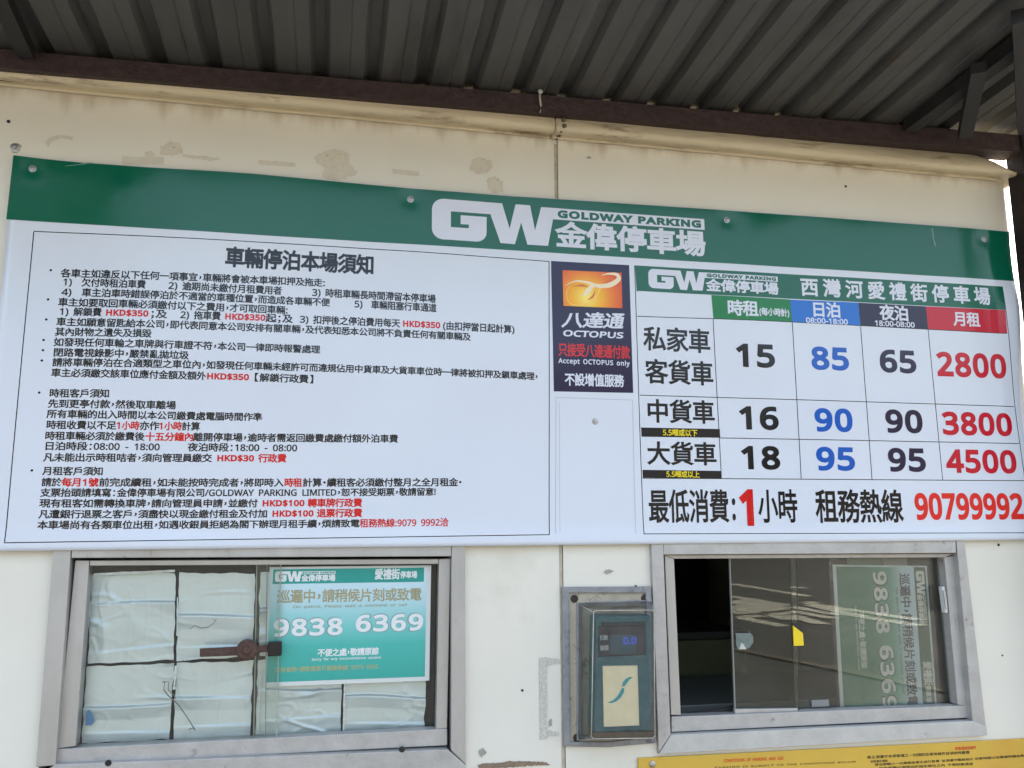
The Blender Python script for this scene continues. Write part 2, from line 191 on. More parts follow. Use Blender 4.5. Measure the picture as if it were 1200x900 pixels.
# ------------------------------------------------------------------ lettering: every glyph is an outline, filled and thickened by an outer band
LATIN = json.loads(r'''{"0":[384,[[191,-7,153,-3,121,10,93,30,72,59,55,95,43,137,35,186,33,240,34,278,37,313,42,344,49,373,69,422,99,458,140,480,191,487,229,483,262,471,289,450,312,422,329,386,341,344,349,296,351,240,350,203,347,169,342,137,335,108,314,59,284,23,243,1],[191,44,237,56,268,92,278,120,286,154,290,194,291,240,290,286,286,326,278,360,268,388,237,424,191,437,145,424,115,388,105,360,98,326,93,286,92,240,93,194,98,154,105,120,115,93,145,56]]],"1":[384,[[181,0,181,335,181,361,181,381,182,399,183,418,173,408,164,400,142,381,91,339,60,379,189,480,238,480,238,0]]],"2":[384,[[32,0,32,49,158,176,191,210,219,240,241,268,257,296,266,324,269,355,263,390,246,415,219,431,185,436,152,433,123,424,96,409,69,390,38,430,68,452,102,470,141,482,185,486,245,478,291,452,320,412,330,359,326,322,314,288,296,256,271,224,241,190,207,155,107,56,107,54,349,54,349,0]]],"3":[384,[[162,-7,126,-5,92,-1,60,7,30,19,30,75,62,61,95,51,130,45,163,43,218,49,256,68,277,98,284,138,275,176,249,202,206,217,150,222,103,222,103,273,150,273,202,279,240,298,263,326,271,363,265,394,247,417,219,432,183,437,147,434,117,425,89,412,62,396,33,437,62,455,96,471,137,483,183,486,248,478,294,453,322,415,331,367,324,324,304,290,273,267,232,253,232,250,282,237,318,214,339,179,346,136,341,97,326,62,302,33,266,11,220,-2]]],"4":[384,[[244,0,244,109,14,109,14,159,240,482,301,482,301,162,371,162,371,109,301,109,301,0],[72,162,244,162,244,313,244,345,245,372,246,396,247,419,244,419,238,406,231,392,223,378,216,367]]],"5":[384,[[167,-7,131,-5,97,0,67,8,42,19,42,75,69,62,101,52,135,46,167,44,215,50,253,69,277,101,285,147,278,189,257,219,219,238,165,244,145,244,122,241,100,238,83,234,54,253,72,480,312,480,312,426,122,426,111,287,124,289,142,291,162,293,185,294,220,292,251,285,279,273,302,257,335,213,346,153,343,118,334,87,319,59,299,36,273,17,242,4,207,-4]]],"6":[384,[[200,-7,157,-1,118,16,84,45,59,86,49,111,42,139,38,170,37,205,39,256,46,307,59,354,79,397,108,434,146,462,195,480,257,486,271,486,288,485,303,483,316,480,316,430,303,433,288,436,273,437,258,438,215,434,181,422,153,404,132,380,117,351,106,318,100,282,96,244,100,244,119,266,143,284,174,296,214,300,270,291,314,262,343,216,353,154,350,119,342,87,329,60,311,36,263,4],[199,43,238,50,268,70,288,105,294,154,288,195,271,227,242,247,201,254,172,251,146,241,126,226,110,208,100,187,97,166,100,137,108,108,122,82,142,61,168,48]]],"7":[384,[[91,0,288,426,30,426,30,480,351,480,351,434,156,0]]],"8":[384,[[193,-7,157,-5,125,2,98,12,75,27,43,68,33,122,36,153,47,179,63,202,83,221,107,237,132,251,100,273,73,299,54,332,48,372,53,406,67,434,89,456,118,473,153,483,191,486,249,479,295,457,325,421,335,371,332,344,323,321,308,301,289,283,268,268,244,254,272,239,298,222,319,203,336,181,347,155,351,124,340,70,308,29,258,2],[194,277,226,293,253,312,271,337,277,369,271,399,253,421,226,434,191,439,157,434,130,421,112,399,106,369,109,347,118,328,132,312,150,299,171,288],[192,40,235,46,267,63,286,90,293,124,286,156,265,182,233,203,192,222,181,226,142,206,114,183,96,155,91,122,97,90,116,63,147,46]]],"9":[384,[[129,-7,114,-6,98,-5,82,-3,69,0,69,50,96,44,128,42,171,46,205,57,233,75,254,99,269,128,280,161,286,197,289,235,285,235,267,214,243,196,211,183,171,179,115,189,72,217,43,263,34,324,38,371,53,411,76,443,106,467,143,481,187,486,230,480,269,463,302,434,328,393,337,368,344,340,348,309,349,275,347,223,340,173,327,125,307,82,279,46,240,17,191,-1],[184,226,214,229,240,239,261,254,276,272,286,292,289,314,287,342,278,371,264,397,244,418,218,432,187,437,149,430,119,409,99,374,92,325,98,284,115,252,143,232]]],"A":[429,[[0,0,187,482,242,482,428,0,366,0,308,148,118,148,61,0],[138,202,290,202,236,347,234,355,230,367,225,381,221,396,217,409,214,419,209,399,203,378,197,361,193,347]]],"B":[437,[[65,0,65,480,202,480,244,478,281,473,312,465,338,453,373,417,384,361,378,322,361,290,332,268,293,255,293,251,322,244,348,234,369,218,386,197,397,170,400,136,389,79,356,36,331,20,303,9,270,2,234,0],[126,275,214,275,266,280,299,295,316,320,322,354,315,388,294,411,258,424,205,428,126,428],[126,51,222,51,276,57,311,76,330,105,336,141,329,175,310,202,274,219,218,225,126,225]]],"C":[424,[[261,-7,226,-5,194,1,165,10,139,24,96,60,65,109,55,139,47,170,42,204,41,240,43,276,48,309,56,340,67,368,100,418,146,455,173,469,203,478,236,484,271,486,308,484,342,479,374,470,404,458,379,407,356,417,330,425,302,431,271,433,234,430,202,420,173,404,149,381,130,353,116,320,108,282,105,240,107,197,115,160,128,127,146,98,169,76,198,59,231,50,270,46,301,48,330,52,358,58,385,65,385,13,358,4,329,-2,298,-6]]],"D":[490,[[65,0,65,480,213,480,248,478,281,473,311,464,338,453,385,419,420,374,433,346,442,315,447,282,449,244,445,187,433,138,412,96,383,61,347,35,304,15,255,4,199,0],[126,52,191,52,276,64,337,99,373,159,385,242,383,287,374,326,359,358,338,383,312,403,281,417,245,425,204,428,126,428]]],"E":[373,[[65,0,65,480,333,480,333,426,126,426,126,277,321,277,321,224,126,224,126,53,333,53,333,0]]],"F":[349,[[65,0,65,480,333,480,333,426,126,426,126,257,320,257,320,203,126,203,126,0]]],"G":[489,[[271,-7,235,-5,202,1,172,10,145,23,100,59,67,108,56,137,48,169,43,203,41,240,43,276,48,310,58,341,71,370,87,396,107,419,129,439,155,456,185,469,217,479,252,484,289,486,329,484,366,479,400,470,433,458,410,406,383,416,352,425,320,431,286,433,245,430,210,420,178,404,152,381,131,353,116,320,107,282,104,240,109,186,123,139,146,100,181,70,226,52,285,46,314,47,338,49,360,53,379,57,379,199,273,199,273,253,439,253,439,18,400,7,361,-1,318,-5]]],"H":[498,[[65,0,65,480,126,480,126,277,371,277,371,480,432,480,432,0,371,0,371,224,126,224,126,0]]],"I":[228,[[27,0,27,35,83,48,83,431,27,445,27,480,200,480,200,445,144,431,144,48,200,35,200,0]]],"K":[416,[[65,0,65,480,126,480,126,243,167,289,208,334,338,480,408,480,218,271,416,0,345,0,175,229,126,186,126,0]]],"L":[352,[[65,0,65,480,126,480,126,54,335,54,335,0]]],"M":[609,[[65,0,65,480,154,480,302,87,305,87,455,480,544,480,544,0,484,0,484,295,485,330,486,364,487,395,489,420,486,420,326,0,277,0,119,420,116,420,118,396,120,364,121,328,121,291,121,0]]],"N":[510,[[65,0,65,480,135,480,391,83,394,83,392,115,390,162,389,186,389,209,389,480,445,480,445,0,375,0,118,398,116,398,117,372,119,340,120,304,121,268,121,0]]],"O":[525,[[263,-7,227,-5,194,1,165,11,139,24,96,61,65,111,55,140,47,171,42,205,41,241,42,277,47,310,55,341,65,370,96,419,139,456,165,470,195,479,227,485,263,487,298,485,329,479,358,470,384,456,427,420,458,370,469,341,477,310,482,277,484,240,482,204,477,171,469,139,458,110,427,61,384,24,358,11,329,1,297,-5],[263,46,301,49,333,59,361,75,382,98,399,126,410,159,417,198,420,240,417,283,410,321,399,354,382,382,361,405,334,421,301,431,263,434,225,431,193,421,165,405,143,382,126,354,114,321,107,283,105,240,107,198,114,159,126,126,143,98,165,75,192,59,225,49]]],"P":[406,[[65,0,65,480,192,480,236,477,273,470,304,459,329,443,361,398,372,338,368,300,354,264,330,233,294,208,245,192,181,187,126,187,126,0],[126,238,174,238,234,244,276,261,301,290,310,336,302,376,280,405,242,422,187,428,126,428]]],"Q":[525,[[372,-114,279,-6,274,-7,270,-7,263,-7,227,-5,194,1,165,11,139,24,96,61,65,111,55,140,47,171,42,205,41,241,42,277,47,310,55,341,65,370,96,419,139,456,165,470,195,479,227,485,263,487,298,485,329,479,358,470,384,456,427,420,458,370,469,341,477,310,482,277,484,240,481,198,475,159,464,123,448,91,429,62,405,38,376,20,344,5,459,-114],[263,46,301,49,333,59,361,75,382,98,399,126,410,159,417,198,420,240,417,283,410,321,399,354,382,382,361,405,334,421,301,431,263,434,225,431,193,421,165,405,143,382,126,354,114,321,107,283,105,240,107,198,114,159,126,126,143,98,165,75,192,59,225,49]]],"R":[418,[[65,0,65,480,197,480,239,477,275,471,305,460,329,446,361,403,372,343,369,308,358,279,342,256,322,239,300,225,276,215,408,0,337,0,221,198,126,198,126,0],[126,249,197,249,248,255,283,272,303,301,310,340,303,381,281,407,245,422,194,427,126,427]]],"S":[369,[[166,-7,127,-5,91,-1,60,7,34,16,34,74,61,64,94,54,131,48,169,46,216,51,249,66,270,91,277,123,274,145,267,163,253,178,232,192,203,207,164,222,110,246,72,276,48,314,40,364,45,400,60,429,83,454,114,471,151,483,193,486,231,484,266,479,297,470,326,459,307,408,281,418,253,426,223,431,192,433,153,428,124,414,107,392,101,363,104,341,111,323,125,308,144,294,171,281,206,267,245,251,278,233,303,214,322,191,333,163,337,128,326,72,291,29,266,13,236,2,203,-4]]],"T":[373,[[156,0,156,426,7,426,7,480,366,480,366,426,217,426,217,0]]],"U":[491,[[243,-7,201,-4,164,5,133,21,107,42,87,68,72,98,63,133,60,171,60,480,121,480,121,169,129,117,152,78,191,54,246,46,303,54,341,80,363,120,370,169,370,480,430,480,430,169,425,122,410,80,384,44,348,16,301,-1]]],"V":[403,[[171,0,0,480,63,480,171,172,181,143,189,117,196,91,201,67,207,91,214,117,222,144,232,173,339,480,403,480,232,0]]],"W":[625,[[135,0,8,480,71,480,146,187,153,156,160,127,165,99,169,73,173,100,179,130,186,160,194,190,279,480,341,480,429,188,438,157,445,127,451,98,455,73,459,98,465,127,471,156,479,187,553,480,616,480,488,0,427,0,334,314,323,353,318,372,314,388,310,409,308,395,303,372,295,343,287,312,196,0]]],"Y":[380,[[160,0,160,183,0,480,66,480,190,244,315,480,380,480,220,186,220,0]]],"J":[183,[[-3,-128,-18,-127,-31,-125,-42,-122,-52,-119,-52,-68,-41,-70,-30,-73,-17,-74,-4,-75,12,-73,28,-68,42,-59,52,-44,59,-24,62,3,62,480,122,480,122,7,114,-53,88,-95,48,-119]]],"X":[394,[[3,0,162,250,13,480,80,480,197,291,316,480,379,480,231,251,391,0,322,0,195,208,66,0]]],"Z":[384,[[26,0,26,46,278,426,34,426,34,480,351,480,351,434,99,54,358,54,358,0]]],"$":[384,[[170,-39,170,33,133,35,98,39,66,46,42,55,42,112,68,102,100,93,135,87,170,85,170,220,112,241,73,266,49,299,42,341,50,385,76,419,117,441,170,451,170,510,213,510,213,451,247,449,278,444,306,436,331,426,313,377,290,385,266,392,240,397,213,400,213,265,254,252,287,238,313,222,331,202,343,178,347,148,338,105,312,72,269,48,213,36,213,-39],[170,280,170,399,138,393,117,382,104,366,99,346,103,322,115,305,136,291],[213,88,247,95,271,106,284,123,289,144,285,166,273,182,250,195,213,206]]],":":[180,[[89,278,74,281,60,289,51,303,48,324,51,345,60,359,74,367,89,369,106,367,119,359,129,345,132,324,129,303,119,289,106,281],[89,-9,74,-7,60,1,51,15,48,36,51,57,60,71,74,79,89,81,106,79,119,71,129,57,132,36,129,15,119,1,106,-7]]],"/":[250,[[7,0,185,480,243,480,64,0]]],"(":[201,[[126,-106,102,-76,81,-43,64,-9,51,28,40,66,33,104,28,144,27,184,28,225,33,265,40,304,51,342,64,379,81,415,102,448,126,480,181,480,159,447,140,413,124,378,110,340,100,302,93,264,88,224,87,185,88,146,93,108,100,70,110,32,124,-5,140,-40,159,-74,181,-106]]],")":[201,[[21,-106,43,-74,62,-40,78,-5,91,32,101,70,109,108,113,146,115,185,113,224,109,264,101,302,91,340,78,378,61,413,42,447,20,480,76,480,100,448,120,415,137,379,151,342,161,304,169,265,173,225,175,184,173,144,169,104,161,66,151,28,137,-9,120,-43,100,-76,76,-106]]],"-":[216,[[27,154,27,206,189,206,189,154]]],",":[180,[[28,-87,37,-47,47,-3,55,40,61,78,124,78,129,71,118,33,104,-8,87,-49,71,-87]]],".":[180,[[89,-9,74,-7,60,1,51,15,48,36,51,57,60,71,74,79,89,81,106,79,119,71,129,57,132,36,129,15,119,1,106,-7]]],"!":[181,[[71,135,54,480,126,480,109,135],[90,-9,74,-7,60,1,51,15,48,36,51,57,60,71,74,79,90,81,106,79,119,71,129,57,132,36,129,15,119,1,106,-7]]],"a":[377,[[144,-7,100,0,63,19,39,52,31,100,41,148,73,183,97,196,127,206,162,212,203,215,265,217,265,238,260,277,245,301,222,314,190,318,163,316,136,310,112,301,89,291,71,335,96,347,126,357,159,364,193,366,251,359,291,337,314,300,322,245,322,0,279,0,268,51,265,51,241,25,216,7,185,-3],[158,41,200,47,234,66,256,98,264,144,264,176,211,174,154,167,118,152,98,130,92,99,97,73,110,55,132,44]]],"b":[413,[[228,-7,189,-3,158,9,134,26,116,46,111,46,99,0,57,0,57,510,116,510,116,386,116,364,115,344,114,326,113,312,116,312,134,333,158,351,189,362,228,366,288,354,335,319,353,293,366,261,374,223,376,180,374,137,366,99,353,67,335,40,288,5],[219,42,261,51,291,78,309,121,315,181,309,240,291,283,260,308,218,317,169,309,138,284,122,242,116,182,116,179,122,121,138,78,169,51]]],"c":[322,[[201,-7,156,-2,117,13,83,38,58,73,42,120,37,178,42,238,59,286,85,322,119,347,160,362,206,367,233,365,259,361,282,355,300,347,282,298,265,304,244,310,224,314,204,315,158,306,125,281,105,238,98,179,105,121,124,79,156,53,201,44,229,46,253,50,274,57,294,65,294,13,275,4,254,-2,230,-5]]],"d":[413,[[185,-7,124,5,77,40,60,66,47,98,39,136,37,179,39,223,47,261,60,293,78,319,125,355,185,367,223,363,254,351,278,334,297,314,301,314,299,339,297,355,297,367,297,510,356,510,356,0,308,0,300,48,297,48,278,27,254,9,223,-3],[194,42,243,50,274,74,292,113,298,168,298,179,292,238,275,282,244,309,193,318,152,308,122,280,104,235,98,178,104,121,122,78,152,51]]],"e":[379,[[210,-7,162,-2,120,14,85,40,59,76,42,122,37,177,42,232,57,279,81,316,112,344,151,361,196,367,239,362,276,347,305,322,327,290,340,250,345,204,345,169,98,169,107,115,129,76,165,52,213,44,245,45,274,50,301,58,328,69,328,17,301,6,274,-1,245,-5],[99,216,283,216,277,257,262,290,234,311,195,318,158,312,129,291,109,259]]],"f":[231,[[73,0,73,314,10,314,10,342,73,362,73,383,81,443,104,483,141,506,190,514,211,513,229,510,246,506,260,502,244,455,233,459,220,462,205,465,191,465,165,460,147,446,136,420,132,383,132,360,223,360,223,314,132,314,132,0]]],"g":[413,[[195,-161,157,-160,123,-155,92,-148,65,-138,65,-84,93,-96,125,-105,160,-110,198,-112,240,-105,271,-85,291,-53,298,-11,298,3,298,13,298,27,299,39,300,48,297,48,276,24,251,7,221,-3,185,-7,123,6,76,42,59,69,47,101,39,138,37,179,39,220,47,256,59,288,76,316,123,354,185,367,219,363,249,353,275,336,298,312,301,312,309,360,356,360,356,-6,353,-42,346,-74,334,-100,317,-122,294,-139,267,-151,233,-159],[194,42,241,49,273,71,292,109,298,165,298,179,292,243,273,285,240,309,193,317,153,308,123,281,104,237,98,179,104,120,123,77,153,50]]],"h":[415,[[57,0,57,510,116,510,116,361,115,335,113,310,117,310,137,334,164,352,195,362,229,366,287,358,328,335,352,294,361,234,361,0,302,0,302,230,282,295,222,317,171,309,139,283,122,242,116,186,116,0]]],"i":[173,[[87,420,74,422,62,429,55,441,52,457,55,474,62,486,74,493,87,495,100,493,111,486,119,474,122,457,119,441,111,429,100,422],[57,0,57,360,116,360,116,0]]],"j":[173,[[87,420,74,422,62,429,55,441,52,457,55,474,62,486,74,493,87,495,100,493,111,486,119,474,122,457,119,441,111,429,100,422],[15,-161,-1,-161,-15,-159,-27,-156,-37,-153,-37,-105,-27,-108,-16,-110,-5,-112,7,-112,27,-109,43,-100,54,-83,57,-56,57,360,116,360,116,-54,110,-99,92,-133,61,-154]]],"k":[359,[[57,0,57,510,116,510,116,244,115,231,115,216,114,199,113,185,116,185,128,201,144,221,152,231,158,238,273,360,343,360,197,206,353,0,281,0,156,168,116,132,116,0]]],"l":[173,[[57,0,57,510,116,510,116,0]]],"m":[628,[[57,0,57,360,105,360,113,311,117,311,137,336,162,353,192,363,223,367,262,363,293,352,317,333,333,306,336,306,358,333,386,352,418,363,452,367,505,359,543,335,566,295,574,234,574,0,515,0,515,232,497,296,442,317,397,309,367,287,350,250,345,199,345,0,286,0,286,232,268,296,212,317,166,309,137,283,121,242,116,187,116,0]]],"n":[415,[[57,0,57,360,105,360,113,311,117,311,138,336,165,353,197,363,230,367,287,359,328,335,352,295,361,234,361,0,302,0,302,230,282,295,222,317,171,309,139,283,122,242,116,187,116,0]]],"o":[406,[[202,-7,157,-1,117,15,84,42,58,79,42,125,37,181,40,223,48,260,62,292,82,318,106,339,135,355,168,364,204,367,250,361,290,345,324,318,349,282,365,236,370,181,367,139,359,101,345,69,325,42,300,21,271,6,239,-4],[203,42,251,52,283,80,303,123,309,181,303,238,283,281,251,308,203,317,155,308,123,281,104,238,98,181,104,123,123,80,156,52]]],"p":[413,[[57,-161,57,360,105,360,113,311,116,311,135,333,158,351,189,363,228,367,288,355,335,320,353,294,366,262,374,224,376,181,374,137,366,100,353,68,335,41,288,5,228,-7,190,-3,159,9,135,26,116,46,112,46,113,33,115,17,116,1,116,-13,116,-161],[219,42,249,47,273,60,291,82,305,110,312,143,315,181,309,237,291,280,261,308,218,317,171,309,140,286,123,247,116,192,116,181,122,122,138,78,169,51]]],"q":[413,[[297,-161,297,-7,297,6,298,21,299,36,300,48,296,48,278,27,254,9,222,-3,183,-7,124,5,78,40,60,66,47,98,39,136,37,179,40,223,47,261,60,293,78,319,126,355,185,367,224,363,255,351,279,333,298,311,300,311,309,360,356,360,356,-161],[195,42,242,50,274,73,291,112,298,167,298,179,292,239,275,282,243,309,193,318,151,308,122,280,104,235,98,178,104,121,122,78,152,51]]],"r":[277,[[57,0,57,360,105,360,112,294,115,294,135,322,160,345,190,361,225,367,235,366,247,366,258,364,267,363,260,308,251,310,241,312,231,313,221,313,194,309,169,298,147,280,131,256,120,226,116,192,116,0]]],"s":[322,[[148,-7,113,-5,83,-1,57,7,35,16,35,70,59,60,87,50,118,43,149,41,188,45,214,55,229,72,234,94,233,107,227,118,217,129,200,140,177,151,146,164,113,177,86,191,64,206,48,223,38,244,34,271,44,312,72,342,115,360,169,367,201,365,231,360,258,353,284,343,264,296,241,304,216,312,191,317,165,318,133,315,110,307,95,293,91,275,93,261,99,249,111,239,129,229,152,219,183,206,215,193,242,180,263,165,279,147,288,126,291,99,282,53,253,20,207,0]]],"t":[242,[[167,-7,140,-4,115,3,94,16,77,37,65,66,62,105,62,314,11,314,11,343,62,366,86,443,121,443,121,360,225,360,225,314,121,314,121,106,125,77,137,57,155,46,177,42,191,42,205,44,218,46,228,49,228,4,216,0,201,-4,184,-6]]],"u":[415,[[184,-7,127,1,86,25,61,65,53,124,53,360,113,360,113,128,133,64,193,42,243,51,276,76,293,117,299,173,299,360,358,360,358,0,310,0,301,48,298,48,277,23,250,6,218,-3]]],"v":[341,[[136,0,0,360,63,360,140,148,145,132,151,115,157,97,162,80,166,65,169,52,171,52,175,65,179,81,184,98,190,116,201,148,278,360,341,360,204,0]]],"w":[528,[[106,1,7,361,69,361,118,169,125,140,132,110,138,83,142,61,144,61,151,89,155,107,159,125,164,142,169,158,232,361,297,361,359,158,366,134,373,108,379,83,383,62,385,62,389,82,395,108,402,138,410,169,460,361,520,361,420,1,351,1,289,203,281,231,274,258,265,299,262,299,258,281,253,258,246,231,238,203,173,1]]],"x":[355,[[12,0,142,184,18,360,85,360,178,224,270,360,336,360,212,184,343,0,276,0,178,144,79,0]]],"y":[343,[[56,-161,41,-161,28,-160,17,-158,7,-156,7,-109,16,-110,25,-111,36,-112,47,-113,75,-108,97,-95,114,-75,127,-49,146,-1,1,360,64,360,142,155,151,129,160,104,167,80,172,57,175,57,180,76,187,101,196,128,206,156,279,360,343,360,187,-50,166,-96,139,-131,103,-154]]],"z":[316,[[26,0,26,39,220,314,38,314,38,360,285,360,285,316,94,46,289,46,289,0]]]}''')
_cu = bpy.data.curves.new('glyph_source', 'FONT'); _cu.resolution_u = 3
_go = bpy.data.objects.new('glyph_source', _cu); COL.objects.link(_go)
GL = {}
def loops_area(l): return sum(l[i][0]*l[(i+1) % len(l)][1]-l[(i+1) % len(l)][0]*l[i][1] for i in range(len(l)))/2
def inside(p, l):
    c = False; x, y = p
    for i in range(len(l)):
        x1, y1 = l[i]; x2, y2 = l[i-1]
        if (y1 > y) != (y2 > y) and x < (x2-x1)*(y-y1)/(y2-y1)+x1: c = not c
    return c
HCAP = max(v for l in LATIN['H'][1] for v in l[1::2])/1000.0
def boundary(T):
    E = {}
    for q in T:
        for i in range(len(q)):
            e = (q[i], q[(i+1) % len(q)])
            if (e[1], e[0]) in E: del E[(e[1], e[0])]
            else: E[e] = 1
    nx = {}
    for a, b in E: nx.setdefault(a, []).append(b)
    B = []
    while nx:
        a = next(iter(nx)); l = [a]; c = a
        while c in nx:
            b = nx[c].pop()
            if not nx[c]: del nx[c]
            if b == a: break
            l.append(b); c = b
        if len(l) > 2: B.append(l)
    return B
def glyph(ch):
    """(verts, tris, boundary loops, advance, is_cjk) in em units, capitals 0.73 high"""
    if ch in GL: return GL[ch]
    if ch in LATIN:
        s = .73/HCAP/1000.0; adv, lps = LATIN[ch]
        lps = [[(l[i]*s, l[i+1]*s) for i in range(0, len(l), 2)] for l in lps]
        P = []; Ed = []
        for l in lps:
            k = len(P); P += [Vector(p) for p in l]; Ed += [(k+i, k+(i+1) % len(l)) for i in range(len(l))]
        cv, _, cf, _, _, _ = delaunay_2d_cdt(P, Ed, [], 0, 1e-5)
        V = [(v.x, v.y) for v in cv]; T = []
        for f in cf:
            x = sum(V[i][0] for i in f)/len(f); y = sum(V[i][1] for i in f)/len(f); w = 0
            for l in lps:
                for i in range(len(l)):
                    (x1, y1), (x2, y2) = l[i-1], l[i]
                    if (y1 > y) != (y2 > y) and x < (x2-x1)*(y-y1)/(y2-y1)+x1: w += 1 if y2 > y1 else -1
            if w != 0:
                a = sum(V[f[i]][0]*V[f[(i+1) % len(f)]][1]-V[f[(i+1) % len(f)]][0]*V[f[i]][1] for i in range(len(f)))
                T.append(tuple(f) if a > 0 else tuple(f[::-1]))
        B = boundary(T)
        g = (V, T, B, adv*s, False)
    else:
        _cu.body = ch; bpy.context.view_layer.update(); dg = bpy.context.evaluated_depsgraph_get()
        me = bpy.data.meshes.new_from_object(_go.evaluated_get(dg))
        idx = {}; V = []; mp = []
        for v in me.vertices:
            k = (round(v.co.x*1e4), round(v.co.y*1e4))
            if k not in idx: idx[k] = len(V); V.append((v.co.x, v.co.y))
            mp.append(idx[k])
        T = []
        for p in me.polygons:
            q = [mp[i] for i in p.vertices]
            a = sum(V[q[i]][0]*V[q[(i+1) % len(q)]][1]-V[q[(i+1) % len(q)]][0]*V[q[i]][1] for i in range(len(q)))
            if len(set(q)) < 3: continue
            T.append(tuple(q[::-1] if a < 0 else q))
        B = boundary(T)
        bpy.data.meshes.remove(me)
        g = (V, T, B, None, True)
    GL[ch] = g; return g
_ref = glyph('國')[0]
CX0, CX1 = min(v[0] for v in _ref), max(v[0] for v in _ref); CY0, CY1 = min(v[1] for v in _ref), max(v[1] for v in _ref)
CS = .86/(CX1-CX0)
for k_ in list(GL):
    pass
PUNCT = {'，': .5, '：': .55, '；': .55, '・': .5, '【': .6, '】': .6}
def layout(s, track=0.0, latin_w=1.0, latin_h=1.0):
    """list of (glyph, x, y, scale) with the em box centred on y = 0"""
    out = []; x = 0.0
    for ch in s:
        if ch == ' ': x += .5; continue
        V, T, B, adv, cjk = glyph(ch)
        if cjk:
            a = PUNCT.get(ch, 1.0); cx = (CX0+CX1)/2; cy = (CY0+CY1)/2
            xs = [v[0] for v in V]; ox = 0.0
            if ch in PUNCT:
                cx = (min(xs)+max(xs))/2
                if ch == '，': cy -= .32/CS*.5+.0
            out.append((ch, x+a/2-cx*CS, -cy*CS if ch != '，' else -(sum(v[1] for v in V)/len(V))*CS, CS, CS)); x += a+track
        else:
            out.append((ch, x, -.365*latin_h, latin_w, latin_h)); x += adv*latin_w+track
    return out, x-track
def place_text(name, s, p0, x1, h, m, parent, Y, bold=.02, fn=None, track=0.0, slant=0.0, latin_w=1.0, latin_h=1.0, fit='em', off=0.0, p1y=None, rot=None, label=None, resn=None):
    """p0 = photo point at the left end, mid height; x1 = right end; h = em height in photo pixels (fit='ink': cap height)"""
    segs, W = layout(s, track, latin_w, latin_h)
    if len(p0) == 3: A, B, Hh = p0
    else:
        x0, yc = p0
        A = at(x0, yc, Y)
        B = at(x1, yc if p1y is None else p1y, Y)
        Hh = (at(x0, yc-h/2, Y)-at(x0, yc+h/2, Y)).length
    if len(p0) == 2 and p1y is None:
        for _ in range(3):
            P = Vector((B.x, Y, A.z)); B = at(x1, topx(P)[1], Y)
        B = Vector((B.x, Y, A.z))
    # ink extent
    mn = 1e9; mx = -1e9; my0 = 1e9; my1 = -1e9
    for ch, gx, gy, sx, sy in segs:
        for v in GL[ch][0]:
            mn = min(mn, gx+v[0]*sx); mx = max(mx, gx+v[0]*sx); my0 = min(my0, gy+v[1]*sy); my1 = max(my1, gy+v[1]*sy)
    if fit == 'ink':
        mn -= bold; mx += bold; ky = Hh/(my1-my0+2*bold); cy = (my0+my1)/2
    else:
        ky = Hh; cy = 0.0
    if fit == 'em' and segs: mn = min(mn, 0.02) if GL[segs[0][0]][4] and segs[0][0] not in PUNCT else mn
    ex = (B-A)/(mx-mn); ez = Vector((-(B-A).normalized().z, 0, (B-A).normalized().x))*ky
    V = []; F = []
    rx = bold; kx = (B-A).length/(mx-mn)
    ratio = ky/kx if kx else 1
    for ch, gx, gy, sx, sy in segs:
        gv, gt, gb, _, _ = GL[ch]; n = len(V)
        def W_(x, y, d):
            P = A+ex*(x-mn+slant*(y-cy)*ratio)+ez*(y-cy); P.y = Y-off-d
            return fn(P) if fn else P
        for v in gv: V.append(W_(gx+v[0]*sx, gy+v[1]*sy, .00006))
        F += [tuple(i+n for i in t) for t in gt]
        if bold > 0:
            for l in gb:
                L = len(l); base = len(V); pts = [(gx+gv[i][0]*sx, gy+gv[i][1]*sy) for i in l]
                for i in range(L):
                    a = pts[i-1]; b = pts[i]; c = pts[(i+1) % L]
                    d1 = (b[0]-a[0], b[1]-a[1]); d2 = (c[0]-b[0], c[1]-b[1])
                    l1 = math.hypot(*d1) or 1; l2 = math.hypot(*d2) or 1
                    n1 = (d1[1]/l1, -d1[0]/l1); n2 = (d2[1]/l2, -d2[0]/l2)
                    nx_, ny_ = n1[0]+n2[0], n1[1]+n2[1]; q = nx_*nx_+ny_*ny_
                    if q < .35: k = 1.0/math.sqrt(q) if q > 1e-6 else 0; 
                    else: k = 2.0/q
                    V.append(W_(b[0]+nx_*k*rx, b[1]+ny_*k*rx, .00002))
                for i in range(L):
                    j = (i+1) % L; F.append((n+l[j], n+l[i], base+i, base+j))
    if rot:  # rotate about a point in the wall plane and move (for the sheet pasted sideways)
        V = [rot(v) for v in V]
    return mk(name, V, F, m, parent, label=label)
